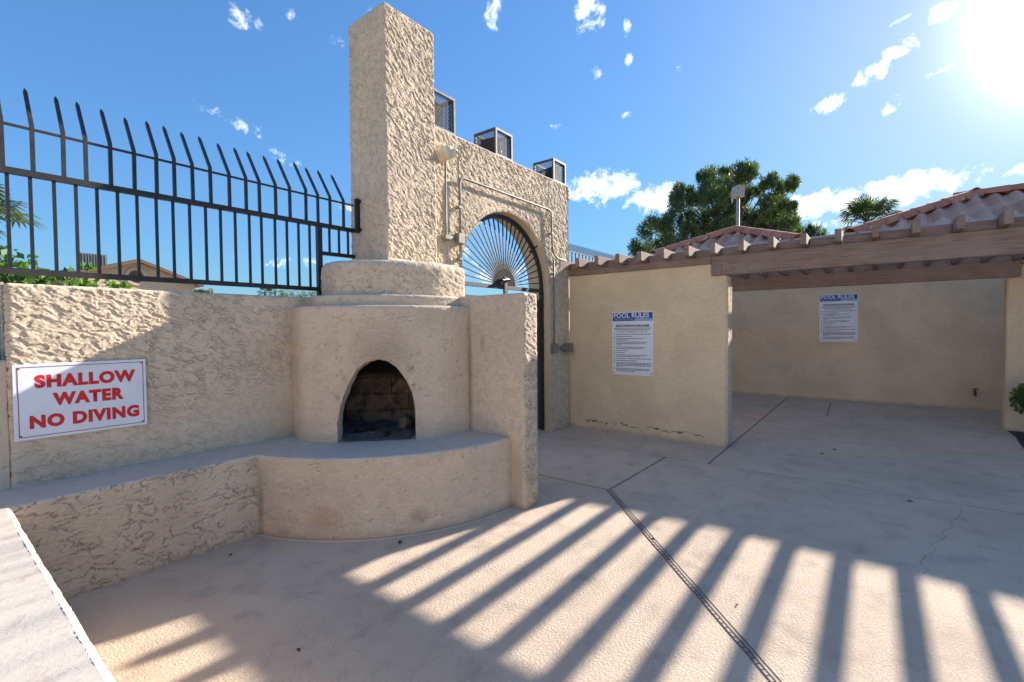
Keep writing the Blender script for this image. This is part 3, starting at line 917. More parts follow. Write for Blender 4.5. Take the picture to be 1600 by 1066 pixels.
# right end with the swollen lip near the top
nz = 150; ny = 12; V = []
for i in range(nz):
    z = (AZT-.02)*i/(nz-1)
    for j in range(ny):
        y = YA+(YAB-YA)*j/(ny-1)
        b = .05*math.exp(-((z-3.40)/.075)**2)*(1 if j > 0 else .6)
        V.append((AX1+b+.006*float(perlin(y*20, z*20, 8)), y-(.004 if j == 0 else 0), z))
link('end_face', np_mesh('end_face', np.array(V), grid_faces(nz, ny), M['stucco'], True), aw)
lipm = stucco_extrude('end_lip', [(AX1-.03, YA-.012), (AX1+.065, YA-.012), (AX1+.065, YAB), (AX1-.03, YAB)], 3.33, 3.50, M['stucco'], .012, 'heavy', .008, -.6, 95, .03, .04, aw)
# reveal
outl = [(ACX-AR, 0), (ACX-AR, 1.0)]+[(ACX-AR*math.cos(t), ACZ+AR*math.sin(t)) for t in np.linspace(0, PI, 60)]+[(ACX+AR, 1.0), (ACX+AR, 0)]
ys = np.linspace(YA, YAB, 8); V = []
for y in ys:
    for (x, z) in outl:
        hh = float(perlin((x+z)*9, y*9, 6))*.004
        V.append((x+hh, y, z+hh))
link('arch_reveal', np_mesh('arch_reveal', np.array(V), grid_faces(len(ys), len(outl), 0, True), M['stucco_grey'], True), aw)

# ------------------------------------------------------------------ sunburst gate
YG = 3.66; GR = .865
gt = empty('sunburst_gate', (ACX, YG, 0))
tag(gt, 'black iron double gate under a sunburst arch of radiating bars', 'gate')
mb = MB()
arc = [(ACX+(GR-.02)*math.cos(t), YG, ACZ+(GR-.02)*math.sin(t)) for t in np.linspace(0, PI, 48)]
for a, b in zip(arc[:-1], arc[1:]): mb.bar(a, b, .05, .034, up=(0, 1, 0))
mb.build('arch_frame', M['black'], gt)
ZR = 1.965
for sx in (-1, 1):
    MB().bar((ACX+sx*(GR-.02), YG, .03), (ACX+sx*(GR-.02), YG, ACZ), .04, .05).build('frame_post', M['black'], gt)
    MB().bar((ACX+sx*(GR-.09), YG, .06), (ACX+sx*(GR-.09), YG, 1.84), .035, .035).build('gate_stile', M['black'], gt)
    MB().bar((ACX+sx*.03, YG, .06), (ACX+sx*.03, YG, 1.84), .035, .035).build('gate_stile', M['black'], gt)
    for z in (.10, 1.10, 1.82):
        MB().bar((ACX+sx*.04, YG, z), (ACX+sx*(GR-.10), YG, z), .03, .04, up=(0, 0, 1)).build('gate_rail', M['bronze'], gt)
    for z in (.11, .62, 1.02, 1.40, 1.76, 1.86, 1.93):
        MB().tube([(ACX+sx*(GR-.09), YG-.012, z), (ACX+sx*(AR+.005), YG-.012, z)], .009, 6).build('hinge_pin', M['black'], gt)
MB().bar((ACX-GR+.03, YG, ZR), (ACX+GR-.03, YG, ZR), .04, .045).build('arch_rail', M['bronze'], gt)
bm_ = MB().bar((0, 0, .12), (0, 0, 1.80), .016).mesh('gate_bar', M['black'])
x = ACX-GR+.17
while x < ACX+GR-.12:
    if abs(x-ACX) > .06: link('gate_bar', bm_, gt, Matrix.Translation((x, YG, 0)))
    x += .105
HR = .225
hubpts = [(ACX+.02+HR*math.cos(t), ACZ+HR*math.sin(t)) for t in np.linspace(0, PI, 24)]
mb = MB(); n = len(hubpts)
mb.add([(x, YG-.006, z) for x, z in hubpts]+[(x, YG+.006, z) for x, z in hubpts], [tuple(range(n))[::-1], tuple(range(n, 2*n))]+[(i, i+1, n+i+1, n+i) for i in range(n-1)])
mb.build('hub_plate', M['hub'], gt)
for k in range(1, 28):
    t = PI*k/28
    MB().bar((ACX+.02+(HR-.01)*math.cos(t), YG, ACZ+(HR-.01)*math.sin(t)), (ACX+(GR-.03)*math.cos(t), YG, ACZ+(GR-.03)*math.sin(t)), .012, .014, up=(0, 1, 0)).build('ray_bar', M['black'], gt)
mb = MB(); mb.box((ACX-.03, YG-.05, 1.88), (ACX+.03, YG-.022, 2.09)); mb.build('latch_plate', M['bronze'], gt)
mb = MB(); mb.tube([(ACX-.16, YG-.06, 1.99), (ACX-.10, YG-.07, 2.04), (ACX-.02, YG-.06, 2.05)], .017, 8); mb.tube([(ACX-.03, YG-.06, 2.05), (ACX+.04, YG-.06, 2.06)], .02, 8); mb.build('door_closer', M['black'], gt)
MB().bar((ACX+GR-.30, YG, 2.47), (ACX+GR-.30+.10, YG-.06, 2.56), .02).build('stop_lug', M['black'], gt)

# ------------------------------------------------------------------ fences
def picket_mesh(name, w, z0, zb, zt, lean, mat, tip=True):
    mb = MB()
    def sq(z, y, r): return [(-r, y-r, z), (r, y-r, z), (r, y+r, z), (-r, y+r, z)]
    r = w/2
    rows = [sq(z0, 0, r), sq(zb, 0, r)]
    if tip:
        k = .9
        rows += [sq(zb+(zt-zb)*k, lean*k, r*.95), sq(zb+(zt-zb)*(k+.06), lean*(k+.06), r*.55), sq(zt, lean, r*.16)]
    vs = [v for q in rows for v in q]; fs = [(3, 2, 1, 0)]
    for i in range(len(rows)-1):
        for j in range(4): fs.append((i*4+j, i*4+(j+1) % 4, (i+1)*4+(j+1) % 4, (i+1)*4+j))
    m_ = (len(rows)-1)*4; fs.append((m_, m_+1, m_+2, m_+3))
    mb.add(vs, fs); return mb.mesh(name, mat)


YF = 3.97
fn = empty('iron_fence', (1.4, YF, 1.735))
tag(fn, 'dark iron fence with outward bent spear pickets on the left stucco wall', 'fence')
pm = picket_mesh('picket', .020, 2.40, 2.68, 2.965, .20, M['brown_iron'])
xs = [0.383, 0.496, 0.613, 0.73, 0.847, 0.965, 1.09, 1.21, 1.332, 1.451, 1.577, 1.695, 1.808, 1.936, 2.059, 2.185, 2.308, 2.424, 2.547]
for i, x in enumerate(xs):
    o = link('picket', pm, fn, Matrix.Translation((x, YF, random.uniform(-.012, .012))) @ Matrix.Rotation(random.uniform(-.006, .006), 4, 'Y'))
bmh = picket_mesh('bar', .0165, 1.82, 2.40, 0, 0, M['black'], False)
bms = picket_mesh('bar', .0165, 2.155, 2.40, 0, 0, M['black'], False)
for x in [0.383, 0.477, 0.579, 0.678, 0.779, 0.883, 0.986, 1.094, 1.192, 1.295, 1.399, 1.5, 1.604, 1.709, 1.803, 1.913, 2.013, 2.115, 2.216]: link('bar', bmh, fn, Matrix.Translation((x, YF, 0)))
for x in (2.408, 2.505, 2.60): link('bar', bms, fn, Matrix.Translation((x, YF, 0)))
MB().bar((.31, YF, 2.392), (2.70, YF, 2.405), .036, .036).build('middle_rail', M['brown_iron'], fn)
MB().bar((.10, YF-.002, 2.660), (2.66, YF-.002, 2.645), .014, .014).build('top_rail', M['brown_iron'], fn)
MB().bar((.33, YF, 1.812), (2.29, YF, 1.822), .034, .034).build('bottom_rail', M['brown_iron'], fn)
MB().bar((2.32, YF, 2.150), (2.68, YF, 2.156), .032, .032).build('short_rail', M['black'], fn)
MB().bar((2.305, YF, 1.737), (2.305, YF, 2.42), .042, .042).build('post', M['black'], fn)
MB().bar((2.645, YF-.09, 2.37), (2.645, YF-.09, 2.69), .036, .036).build('post', M['black'], fn)
for a in ((2.645, YF-.115, 2.665), (2.66, YF-.115, 2.40), (2.67, YF-.06, 2.155)):
    MB().tube([a, (a[0]+.05, a[1], a[2])], .014, 8).build('wall_stud', M['black'], fn)
MB().tube([(2.32, YF-.03, 1.93), (2.36, YF-.03, 1.93)], .012, 8).build('wall_stud', M['black'], fn)
MB().bar((.305, YF-.04, 1.25), (.305, YF-.04, 2.39), .045, .045).build('post', M['brown_iron'], fn)

ff = empty('far_iron_fence', (9, 3.95, 0))
tag(ff, 'black iron fence with steeply raked spear tips beyond the arch wall', 'fence')
pm2 = picket_mesh('picket', .020, 2.3, 2.70, 2.86, -.04, M['black'])


def raked():
    mb = MB()
    def sq(z, y, r): return [(-r, y-r, z), (r, y-r, z), (r, y+r, z), (-r, y+r, z)]
    rows = [sq(2.25, 0, .010), sq(2.70, 0, .010), sq(2.90, .24, .009), sq(2.93, .275, .002)]
    vs = [v for q in rows for v in q]; fs = []
    for i in range(3):
        for j in range(4): fs.append((i*4+j, i*4+(j+1) % 4, (i+1)*4+(j+1) % 4, (i+1)*4+j))
    mb.add(vs, fs); return mb.mesh('picket', M['black'])


pm2 = raked(); x = 6.02
while x < 15: link('picket', pm2, ff, Matrix.Translation((x, 3.93, 0))); x += .118
MB().bar((5.98, 3.925, 2.70), (15, 3.925, 2.70), .016, .016).build('top_rail', M['black'], ff)
MB().bar((5.98, 3.93, 2.27), (15, 3.93, 2.27), .03, .03).build('bottom_rail', M['black'], ff)
for x in (8.6, 11.6, 14.8): MB().bar((x, 3.93, 0), (x, 3.93, 2.32), .05, .05).build('post', M['black'], ff)
tag(stucco_extrude('far_boundary_wall', [(6.25, 3.88), (15, 3.88), (15, 4.05), (6.25, 4.05)], 0, 2.2, M['stucco_grey'], .12, 'worn', .003, 0, 99, .01, .01), 'plain stucco boundary wall behind the pergola under the far fence', 'wall')

# ------------------------------------------------------------------ cages, floodlights, camera, conduits
def cage(x0, x1, z1, label):
    y0, y1, z0 = 3.59, 3.94, AZT+.004
    r = empty('light_cage', ((x0+x1)/2, (y0+y1)/2, z0)); tag(r, label, 'cage', 'security cages over the wall floodlights')
    w = .026
    for x in (x0+w/2, x1-w/2):
        for y in (y0+w/2, y1-w/2): MB().bar((x, y, z0+w), (x, y, z1-w), w).build('upright', M['cagemetal'], r)
    for z in (z0+w/2, z1-w/2):
        for y in (y0+w/2, y1-w/2): MB().bar((x0, y, z), (x1, y, z), w).build('frame_bar', M['cagemetal'], r)
        for x in (x0+w/2, x1-w/2): MB().bar((x, y0+w, z), (x, y1-w, z), w).build('frame_bar', M['cagemetal'], r)
    # expanded metal on the four sides
    mb = MB()
    def wire(a, b): mb.bar(a, b, .0042, .0042)
    def diag(Lx, H, f):
        p = .040; k = -H*.6
        while k < Lx:
            for s in (1, -1):
                # line u = k + v*.6 (or mirrored)
                u0, v0, u1, v1 = k, 0, k+H*.6, H
                if u0 < 0: v0 = -u0/.6; u0 = 0
                if u1 > Lx: v1 = v0+(Lx-u0)/.6; u1 = Lx
                if v1 > v0+.005 and u1 > u0:
                    a, b = (u0, v0), (u1, v1)
                    if s < 0: a = (Lx-u0, v0); b = (Lx-u1, v1)
                    wire(f(*a), f(*b))
            k += p*.62
    H = z1-z0-.03; Lx = x1-x0-.02; Ly = y1-y0-.02
    diag(Lx, H, lambda u, v: (x0+.01+u, y0+.02, z0+.015+v)); diag(Lx, H, lambda u, v: (x0+.01+u, y1-.02, z0+.015+v))
    diag(Ly, H, lambda u, v: (x0+.02, y0+.01+u, z0+.015+v)); diag(Ly, H, lambda u, v: (x1-.02, y0+.01+u, z0+.015+v))
    tag(mb.build('wire_mesh', M['darkmesh'], r), kind='stuff')
    return r


cage(3.27, 3.69, 3.925, 'wire cage half hidden behind the chimney on the gateway wall')
cage(4.37, 4.70, 3.86, 'middle wire cage standing above the gate arch')
cage(5.645, 5.98, 3.85, 'wire cage at the right hand end of the gateway wall')


def flood(c, yaw, pitch, w, hgt, label, ball=False):
    r = empty('floodlight', (c[0], c[1], AZT)); tag(r, label, 'floodlight', 'caged floodlights on the gateway wall')
    R_ = Matrix.Translation(c) @ Matrix.Rotation(yaw, 4, 'Z') @ Matrix.Rotation(pitch, 4, 'Y')
    def tb(pts): return [tuple(R_ @ Vector(p)) for p in pts]
    mb = MB()
    a, b = w/2, hgt/2
    vs = [(-.06, -a*.6, -b*.6), (-.06, a*.6, -b*.6), (-.06, a*.6, b*.6), (-.06, -a*.6, b*.6), (.03, -a, -b), (.03, a, -b), (.03, a, b), (.03, -a, b)]
    mb.add(tb(vs), [(0, 3, 2, 1), (0, 1, 5, 4), (1, 2, 6, 5), (2, 3, 7, 6), (3, 0, 4, 7)])
    mb.add(tb([(.03, -a, -b), (.03, a, -b), (.03, a, b), (.03, -a, b), (.045, -a, -b), (.045, a, -b), (.045, a, b), (.045, -a, b)]), [(0, 1, 5, 4), (1, 2, 6, 5), (2, 3, 7, 6), (3, 0, 4, 7)])
    mb.build('housing', M['lamp_dark'], r)
    mb = MB(); mb.add(tb([(.042, -a*.97, -b*.97), (.042, a*.97, -b*.97), (.042, a*.97, b*.97), (.042, -a*.97, b*.97)]), [(0, 1, 2, 3)]); mb.build('lens', M['lens'], r)
    mb = MB(); mb.tube([(c[0], c[1], AZT+.002), (c[0], c[1], AZT+.05), c], .016, 8); mb.build('bracket', M['lamp_dark'], r)
    if ball: mb = MB(); mb.lathe(c+Vector((.09, .0, -.05)), (0, 0, 1), [(-.075, .0), (-.06, .05), (0, .075), (.055, .05), (.07, 0)], 14); mb.build('socket', M['lamp_dark'], r, True)


flood(Vector((3.46, 3.74, 3.75)), math.radians(-70), math.radians(25), .26, .22, 'square floodlight inside the cage beside the chimney')
flood(Vector((4.50, 3.76, 3.70)), math.radians(-170), math.radians(15), .24, .20, 'bronze floodlight in the middle cage above the arch', True)
flood(Vector((5.83, 3.76, 3.70)), math.radians(-60), math.radians(18), .20, .20, 'bronze floodlight in the right hand cage')

cm = empty('security_camera', (3.46, YA, 3.26)); tag(cm, 'cream dome security camera fixed high on the gateway wall', 'camera')
MB().lathe((3.43, YA-.002, 3.26), (0.2, -1, 0), [(-.01, .085), (.05, .085), (.06, .075), (.06, 0)], 20).build('base', M['cam_white'], cm, True)
MB().lathe((3.44, YA-.055, 3.26), (0.25, -1, -.05), [(0, .072), (.04, .072), (.075, .05), (.085, 0)], 20).build('housing', M['cam_white'], cm, True)
MB().lathe((3.475, YA-.10, 3.262), (.8, -1, -.15), [(0, .045), (.055, .044), (.065, .036), (.065, 0)], 16).build('head', M['cam_white'], cm, True)
for dx_ in (-.016, .018): MB().lathe((3.505+dx_, YA-.152+dx_*.6, 3.258), (.8, -1, -.15), [(0, .013), (.012, .013), (.012, 0)], 10).build('lens', M['black'], cm)

YC = YA-.045


def bend(pts, r=.07, n=6):
    out = [Vector(pts[0])]
    for i in range(1, len(pts)-1):
        a, b, c = Vector(pts[i-1]), Vector(pts[i]), Vector(pts[i+1])
        d1 = (a-b).normalized(); d2 = (c-b).normalized(); rr = min(r, (a-b).length*.45, (c-b).length*.45)
        s_, e_ = b+d1*rr, b+d2*rr
        for k in range(n+1):
            t = k/n; out.append(s_*(1-t)**2+b*2*t*(1-t)+e_*t*t)
    out.append(Vector(pts[-1])); return out


def conduit(pts, r, label, mat, straps=(), boxes=()):
    e = empty('electrical_conduit', pts[0]); tag(e, label, 'conduit')
    MB().tube(bend(pts), r, 10).build('pipe', mat, e, True)
    for s in straps: MB().box((s[0]-r*1.9, YA-.06, s[1]-.011), (s[0]+r*1.9, YA-.002, s[1]+.011)).build('strap', mat, e)
    for b_ in boxes: MB().bbox((b_[0], YA-.075, b_[1]), (b_[2], YA-.003, b_[3]), .006).build('junction_box', mat, e)
    return e


conduit([(3.445, YC, 3.17), (3.445, YC, 2.41), (3.57, YC, 2.41)], .011, 'slim conduit dropping from the security camera to a corner elbow', M['galv'], (), [(3.405, 2.375, 3.50, 2.425)])
conduit([(3.655, YC, 1.80), (3.655, YC, 3.07), (5.445, YC, 3.06), (5.470, YC, 2.50), (5.60, YC, 2.42), (5.80, YC, 2.415)], .0135, 'grey conduit bent in a square loop around the gate arch', M['galv'],
        [(3.655, 2.75), (3.655, 2.2), (5.462, 2.75)], [(3.60, 2.36, 3.70, 2.47)])
conduit([(5.50, YC, 2.40), (5.50, YC, 1.22)], .012, 'straight grey conduit running down the wall right of the gate', M['galv'], [(5.50, 2.2)], [(5.47, 1.10, 5.56, 1.235)])
sw = empty('outlet_box', (5.8, YA, 1.15)); tag(sw, 'grey weatherproof outlet box with fittings low on the gateway wall', 'outlet')
MB().tube([(5.56, YC, 1.165), (5.72, YC, 1.165)], .014, 10).build('pipe', M['galv'], sw, True)
MB().lathe((5.72, YC, 1.165), (1, 0, 0), [(0, .0), (0, .035), (.03, .038), (.05, .03), (.07, .035), (.07, 0)], 12).build('fitting', M['galv'], sw, True)
MB().bbox((5.79, YA-.085, 1.10), (5.945, YA-.003, 1.23), .008).build('box', M['galv'], sw)
MB().bbox((5.81, YA-.095, 1.115), (5.925, YA-.086, 1.215), .003).build('cover', M['galv'], sw)

# ------------------------------------------------------------------ partitions and restroom building
XP = 5.98


def stepped_wall(name, x0, x1, spans, mat, seed):
    """flat privacy wall facing -X with stepped top; spans = [(y0, y1, ztop)]"""
    V = []; mb = MB()
    ys = sorted({s[0] for s in spans}|{s[1] for s in spans})
    out = [(spans[0][0], 0)]
    for (a, b, z) in spans: out += [(a, z), (b, z)]
    out.append((spans[-1][1], 0))
    n = len(out)
    bv = .012
    cx_ = sum(p[0] for p in out)/n
    # side faces and caps, with a small chamfer on the vertical and top edges
    import bmesh
    bm = bmesh.new()
    f1 = [bm.verts.new((x0, y, z)) for y, z in out]; f2 = [bm.verts.new((x1, y, z)) for y, z in out]
    bm.faces.new(f1); bm.faces.new(f2[::-1])
    for i in range(n): bm.faces.new((f1[i], f2[i], f2[(i+1) % n], f1[(i+1) % n]))
    bmesh.ops.recalc_face_normals(bm, faces=bm.faces[:])
    bmesh.ops.bevel(bm, geom=[e for e in bm.edges if not (e.verts[0].co.z < .01 and e.verts[1].co.z < .01)], offset=bv, segments=2, affect='EDGES')
    me = bpy.data.meshes.new(name); bm.to_mesh(me); bm.free(); me.materials.append(mat)
    return link(name, me)


pt = stepped_wall('privacy_wall', XP, 6.195, [(1.385, 1.555, 2.062), (1.555, 3.548, 2.208)], M['stucco_yellow'], 1)
tag(pt, 'cream stucco privacy wall between the gate and the pergola opening, carrying a pool rules sign', 'wall')
# crumbled sunlit edge of the partition end
stucco_extrude('wall_end', [(XP+.012, 1.372), (6.185, 1.372), (6.185, 1.387), (XP+.012, 1.387)], 0.05, 1.98, M['stucco'], .012, 'heavy', .007, -.6, 101, .004, .01, pt)
# worn scar low on the wall
mb = MB()
for k in range(60):
    y = 3.32-k*.028+random.uniform(-.01, .01); zc = .115+.012*math.sin(k*.4)+random.uniform(-.012, .012)
    if k in (14, 15, 16, 30, 31, 32, 33): continue
    w = random.uniform(.012, .05); h_ = random.uniform(.003, .020)*(.3+.8*abs(math.sin(k*.35)))
    mb.add([(XP-.0015, y, zc-h_), (XP-.0015, y-w, zc-h_*.6), (XP-.0015, y-w*.8, zc+h_*.5), (XP-.0015, y+w*.2, zc+h_)], [(0, 1, 2, 3)])
mb.build('scrape_mark', M['scrape'], pt)
rw = stepped_wall('privacy_wall', 9.16, 9.36, [(-6.3, -1.56, 2.24), (-1.56, -1.43, 2.075)], M['stucco_grey'], 2)
tag(rw, 'tan stucco privacy wall at the right edge behind the clipped bush', 'wall')

rb = empty('restroom_building', (12, 1, 0))
tag(rb, 'low stucco restroom building with red clay tile hip roofs behind the pergola', 'building')
MB().box((11.05, -6.3, 0), (14.2, 4.6, 3.0)).build('wall', M['stucco_grey'], rb)
# patched marks and small fittings on the back wall are parts
MB().lathe((11.048, .425, .942), (-1, 0, 0), [(0, .0), (.0, .06), (.006, .055), (.008, 0)], 16).build('wall_patch', M['stucco_yellow'], rb)
MB().lathe((11.048, .667, .523), (-1, 0, 0), [(0, .0), (.0, .06), (.01, .055), (.012, 0)], 16).build('cleanout_cover', M['stucco_yellow'], rb)
MB().box((11.035, .30, .52), (11.048, .38, .64)).build('cover_plate', M['stucco_yellow'], rb)
hb = empty('hose_bib', (11.04, -1.36, .31)); tag(hb, 'small tarnished brass hose tap low on the shaded back wall', 'tap')
MB().tube([(11.05, -1.36, .31), (10.95, -1.36, .31), (10.91, -1.36, .25)], .018, 8).build('spout', M['brass'], hb)
MB().tube([(10.95, -1.36, .31), (10.95, -1.36, .36)], .01, 8).build('stem', M['brass'], hb)
MB().lathe((10.95, -1.36, .36), (0, 0, 1), [(0, 0), (0, .035), (.012, .035), (.012, 0)], 10).build('handle', M['brass'], hb)

# eave, fascia and gutter
MB().box((10.30, -6.3, 2.98), (14.4, 4.0, 3.04)).build('soffit', M['wood'], rb)
MB().box((10.27, -6.3, 2.94), (10.297, 4.0, 3.06)).build('fascia', M['wood'], rb)
gut = MB(); gut.box((10.20, -6.3, 3.02), (10.266, 4.0, 3.085)); gut.build('gutter', M['gutter'], rb)


def s_tile():
    W, Lt, t = .262, .40, .030
    n = 12; vs = []
    prof = [(-.5+i/n, .040*math.sin(2*PI*(i/n)*.98-.4)+.008) for i in range(n+1)]
    for (d, lift) in ((0, .0), (Lt, -.012)):
        for off_ in (0, -t):
            for (u, z) in prof: vs.append((d, u*W, z+lift+off_))
    k = n+1; fs = []
    for i in range(n):
        fs.append((i, i+1, 2*k+i+1, 2*k+i)); fs.append((k+i, 3*k+i, 3*k+i+1, k+i+1)); fs.append((i, k+i, k+i+1, i+1))
    fs.append((0, 2*k, 3*k, k)); fs.append((n, k+n, 3*k+n, 2*k+n))
    mb = MB(); mb.add(vs, fs); me = mb.mesh('tile', M['tile'], False)
    return me


def cap_tile():
    n = 8; vs = []; t = .014
    for (d, r) in ((0, .145), (.40, .115)):
        for tt_ in (0, t):
            for i in range(n+1):
                a = PI*i/n; vs.append((d, (r-tt_)*math.cos(a), (r-tt_)*math.sin(a)*.95))
    k = n+1; fs = []
    for i in range(n):
        fs.append((i, 2*k+i, 2*k+i+1, i+1)); fs.append((k+i, k+i+1, 3*k+i+1, 3*k+i)); fs.append((i, i+1, k+i+1, k+i))
    mb = MB(); mb.add(vs, fs); return mb.mesh('ridge_tile', M['cap'])


TM, CM = s_tile(), cap_tile()


def hip_roof(y_left, y_right, x0, z0, pitch, half, ridge):
    """hip roof: front eave at x0, from y_left (+Y) down to y_right; half = plan depth to the ridge"""
    zr = z0+half*pitch; xr = x0+half
    r = MB()
    A = Vector((x0, y_left, z0)); B = Vector((x0, y_right, z0)); P1 = Vector((xr, y_left-half, zr)); P2 = Vector((xr, y_right+half, zr))
    Cc = Vector((x0+2*half, y_right, z0)); Dd = Vector((x0+2*half, y_left, z0))
    if (P1-P2).length < .05: P2 = P1.copy()
    vs = [A, B, P1, P2, Cc, Dd]
    r.add(vs, [(0, 2, 3, 1), (1, 3, 4), (4, 3, 2, 5), (5, 2, 0)])
    ro = r.build('hip_roof', M['felt'], rb)
    al = math.atan(pitch)
    def place(face_o, up, lat, w_at):
        ex = Vector(up); ey = Vector(lat); ez = ex.cross(ey).normalized()
        return ex, ey, ez
    # tiles on the front slope and the two hips
    up = Vector((math.cos(al), 0, math.sin(al))); lat = Vector((0, -1, 0)); nrm = up.cross(lat)
    if nrm.z < 0: nrm = -nrm
    sl_ = half/math.cos(al)
    def field(org, up, lat, L, sym):
        nn = lat.cross(up)
        if nn.z < 0: nn = -nn
        row = 0; d = -.03
        while d < sl_-.05:
            frac = (d+.18)*math.cos(al)
            c0, c1 = frac*1.0, L-frac
            k = 0; u = .13
            while u < L:
                if c0-.02 < u < c1+.02:
                    p = org+up*d+lat*u+nn*(.035+random.uniform(-.004, .004))
                    yv = nn.cross(up)
                    mw = Matrix(((up.x, yv.x, nn.x, p.x), (up.y, yv.y, nn.y, p.y), (up.z, yv.z, nn.z, p.z), (0, 0, 0, 1)))
                    mw = mw @ Matrix.Rotation(-.10, 4, 'Y') @ Matrix.Rotation(random.uniform(-.015, .015), 4, 'Z')
                    link('tile', TM, ro, mw)
                u += .262
            d += .345; row += 1
    field(A, up, lat, (A-B).length, True)
    field(Dd, Vector((0, -math.cos(al), math.sin(al))), Vector((-1, 0, 0)), 2*half, True)
    # hip and ridge caps
    def caps(a, b):
        d = (b-a); L = d.length; d = d/L
        side = d.cross(Vector((0, 0, 1))).normalized(); nn = side.cross(d).normalized()
        s = 0
        while s < L-.05:
            p = a+d*s+nn*(.055+random.uniform(-.004, .004))
            yv = nn.cross(d)
            mw = Matrix(((d.x, yv.x, nn.x, p.x), (d.y, yv.y, nn.y, p.y), (d.z, yv.z, nn.z, p.z), (0, 0, 0, 1))) @ Matrix.Rotation(-.05, 4, 'Y')
            link('ridge_tile', CM, ro, mw); s += .33
    caps(A, P1); caps(B, P2); caps(Cc, P2); caps(Dd, P1)
    if (P1-P2).length > .1: caps(P2, P1)
    mb = MB(); mb.lathe(P1+Vector((0, 0, .03)), (0, 0, 1), [(0, .16), (.05, .15), (.10, .09), (.125, 0)], 12); mb.build('apex_cap', M['gutter'], ro, True)
    return ro


hip_roof(3.88, 1.14, 10.28, 2.99, .42, 1.37, 0)
hip_roof(.33, -5.6, 10.28, 2.99, .42, 1.74, 0)

# ------------------------------------------------------------------ pergola
pg = empty('pergola', (7.5, 1, 0))
tag(pg, 'weathered brown wooden pergola of beams and projecting rafters', 'pergola')


def timber(name, a, b, bv=.006, seed=0): return MB().bbox(a, b, bv).build(name, M['wood'], pg)


timber('front_beam', (XP-.022, -5.0, 2.064), (XP+.075, 1.553, 2.298))
timber('front_beam', (XP-.012, 1.556, 2.210), (XP+.085, 3.60, 2.299))
MB().bbox((XP-.030, 1.44, 2.066), (XP-.0235, 1.548, 2.20), .002).build('splice_block', M['wood'], pg)
timber('rear_beam', (9.10, -1.54, 2.082), (9.20, 4.2, 2.298))
timber('rear_beam', (9.11, -6.2, 2.25), (9.21, -1.545, 2.345))
YR = [3.575-.2985*i for i in range(28)]
for y in YR:
    e = random.uniform(-.015, .015)
    o = MB().bbox((5.745+e, y-.029, 2.302), (9.28, y+.029, 2.422+random.uniform(-.003, .003)), .004).build('rafter', M['wood'], pg)
for a, b in zip(YR[:-1], YR[1:]):
    MB().bbox((XP+.03, b+.031, 2.300), (XP+.065, a-.031, 2.392), .003).build('blocking', M['wood'], pg)
    MB().bbox((9.11, b+.031, 2.300), (9.15, a-.031, 2.392), .003).build('blocking', M['wood'], pg)
MB().bbox((5.97, -5.05, 0), (6.09, -4.93, 2.062), .006).build('post', M['wood'], pg)

# ------------------------------------------------------------------ signs
def text_mesh(body, size, mat, origin, rt, upv, align='CENTER', bold=.0, sx=1.0, depth=.0, font_space=1.0, fit=None):
    cu = bpy.data.curves.new('lettering', 'FONT')
    cu.body = body; cu.size = size; cu.align_x = align; cu.offset = bold; cu.space_character = font_space
    cu.extrude = depth; cu.resolution_u = 3
    tmp = bpy.data.objects.new('tmp_text', cu); COL.objects.link(tmp)
    dg = bpy.context.evaluated_depsgraph_get(); dg.update()
    me = bpy.data.meshes.new_from_object(tmp.evaluated_get(dg))
    bpy.data.objects.remove(tmp); bpy.data.curves.remove(cu)
    if fit:
        xs_ = [v.co.x for v in me.vertices]; sx = fit/(max(xs_)-min(xs_))
    rt = Vector(rt); upv = Vector(upv); nn = rt.cross(upv)
    mw = Matrix(((rt.x*sx, upv.x, nn.x, origin[0]), (rt.y*sx, upv.y, nn.y, origin[1]), (rt.z*sx, upv.z, nn.z, origin[2]), (0, 0, 0, 1)))
    me.transform(mw)
    me.materials.clear(); me.materials.append(mat)
    me.name = 'lettering'
    return me


s1 = empty('shallow_water_sign', (.67, 3.85, .83)); tag(s1, 'white sign with red words shallow water no diving on the left stucco wall', 'sign')
sy = 3.850
MB().bbox((.363, sy, .832), (.978, sy+.006, 1.270), .002).build('panel', M['sign_white'], s1)
rt, up_ = (1, 0, 0), (0, 0, 1)
for body, zz, cx_, fw in (('SHALLOW', 1.134, .683, .470), ('WATER', 1.023, .690, .335), ('NO DIVING', .900, .680, .510)):
    link('lettering', text_mesh(body, .096, M['red'], (cx_, sy-.0012, zz), rt, up_, 'CENTER', .0056, font_space=1.12, fit=fw), s1)
mb = MB(); x0, x1, z0, z1, w = .381, .962, .849, 1.254, .0035
for a, b in (((x0, z0), (x1, z0+w)), ((x0, z1-w), (x1, z1)), ((x0, z0+w), (x0+w, z1-w)), ((x1-w, z0+w), (x1, z1-w))):
    mb.box((a[0], sy-.0012, a[1]), (b[0], sy-.0004, b[1]))
mb.build('border', M['maroon'], s1)
for (x, z) in ((.39, .858), (.953, .858), (.39, 1.245), (.953, 1.245)):
    MB().lathe((x, sy, z), (0, -1, 0), [(0, 0), (0, .006), (.003, .004), (.003, 0)], 8).build('screw', M['galv'], s1)

WORDS = ['No lifeguard', 'rules']


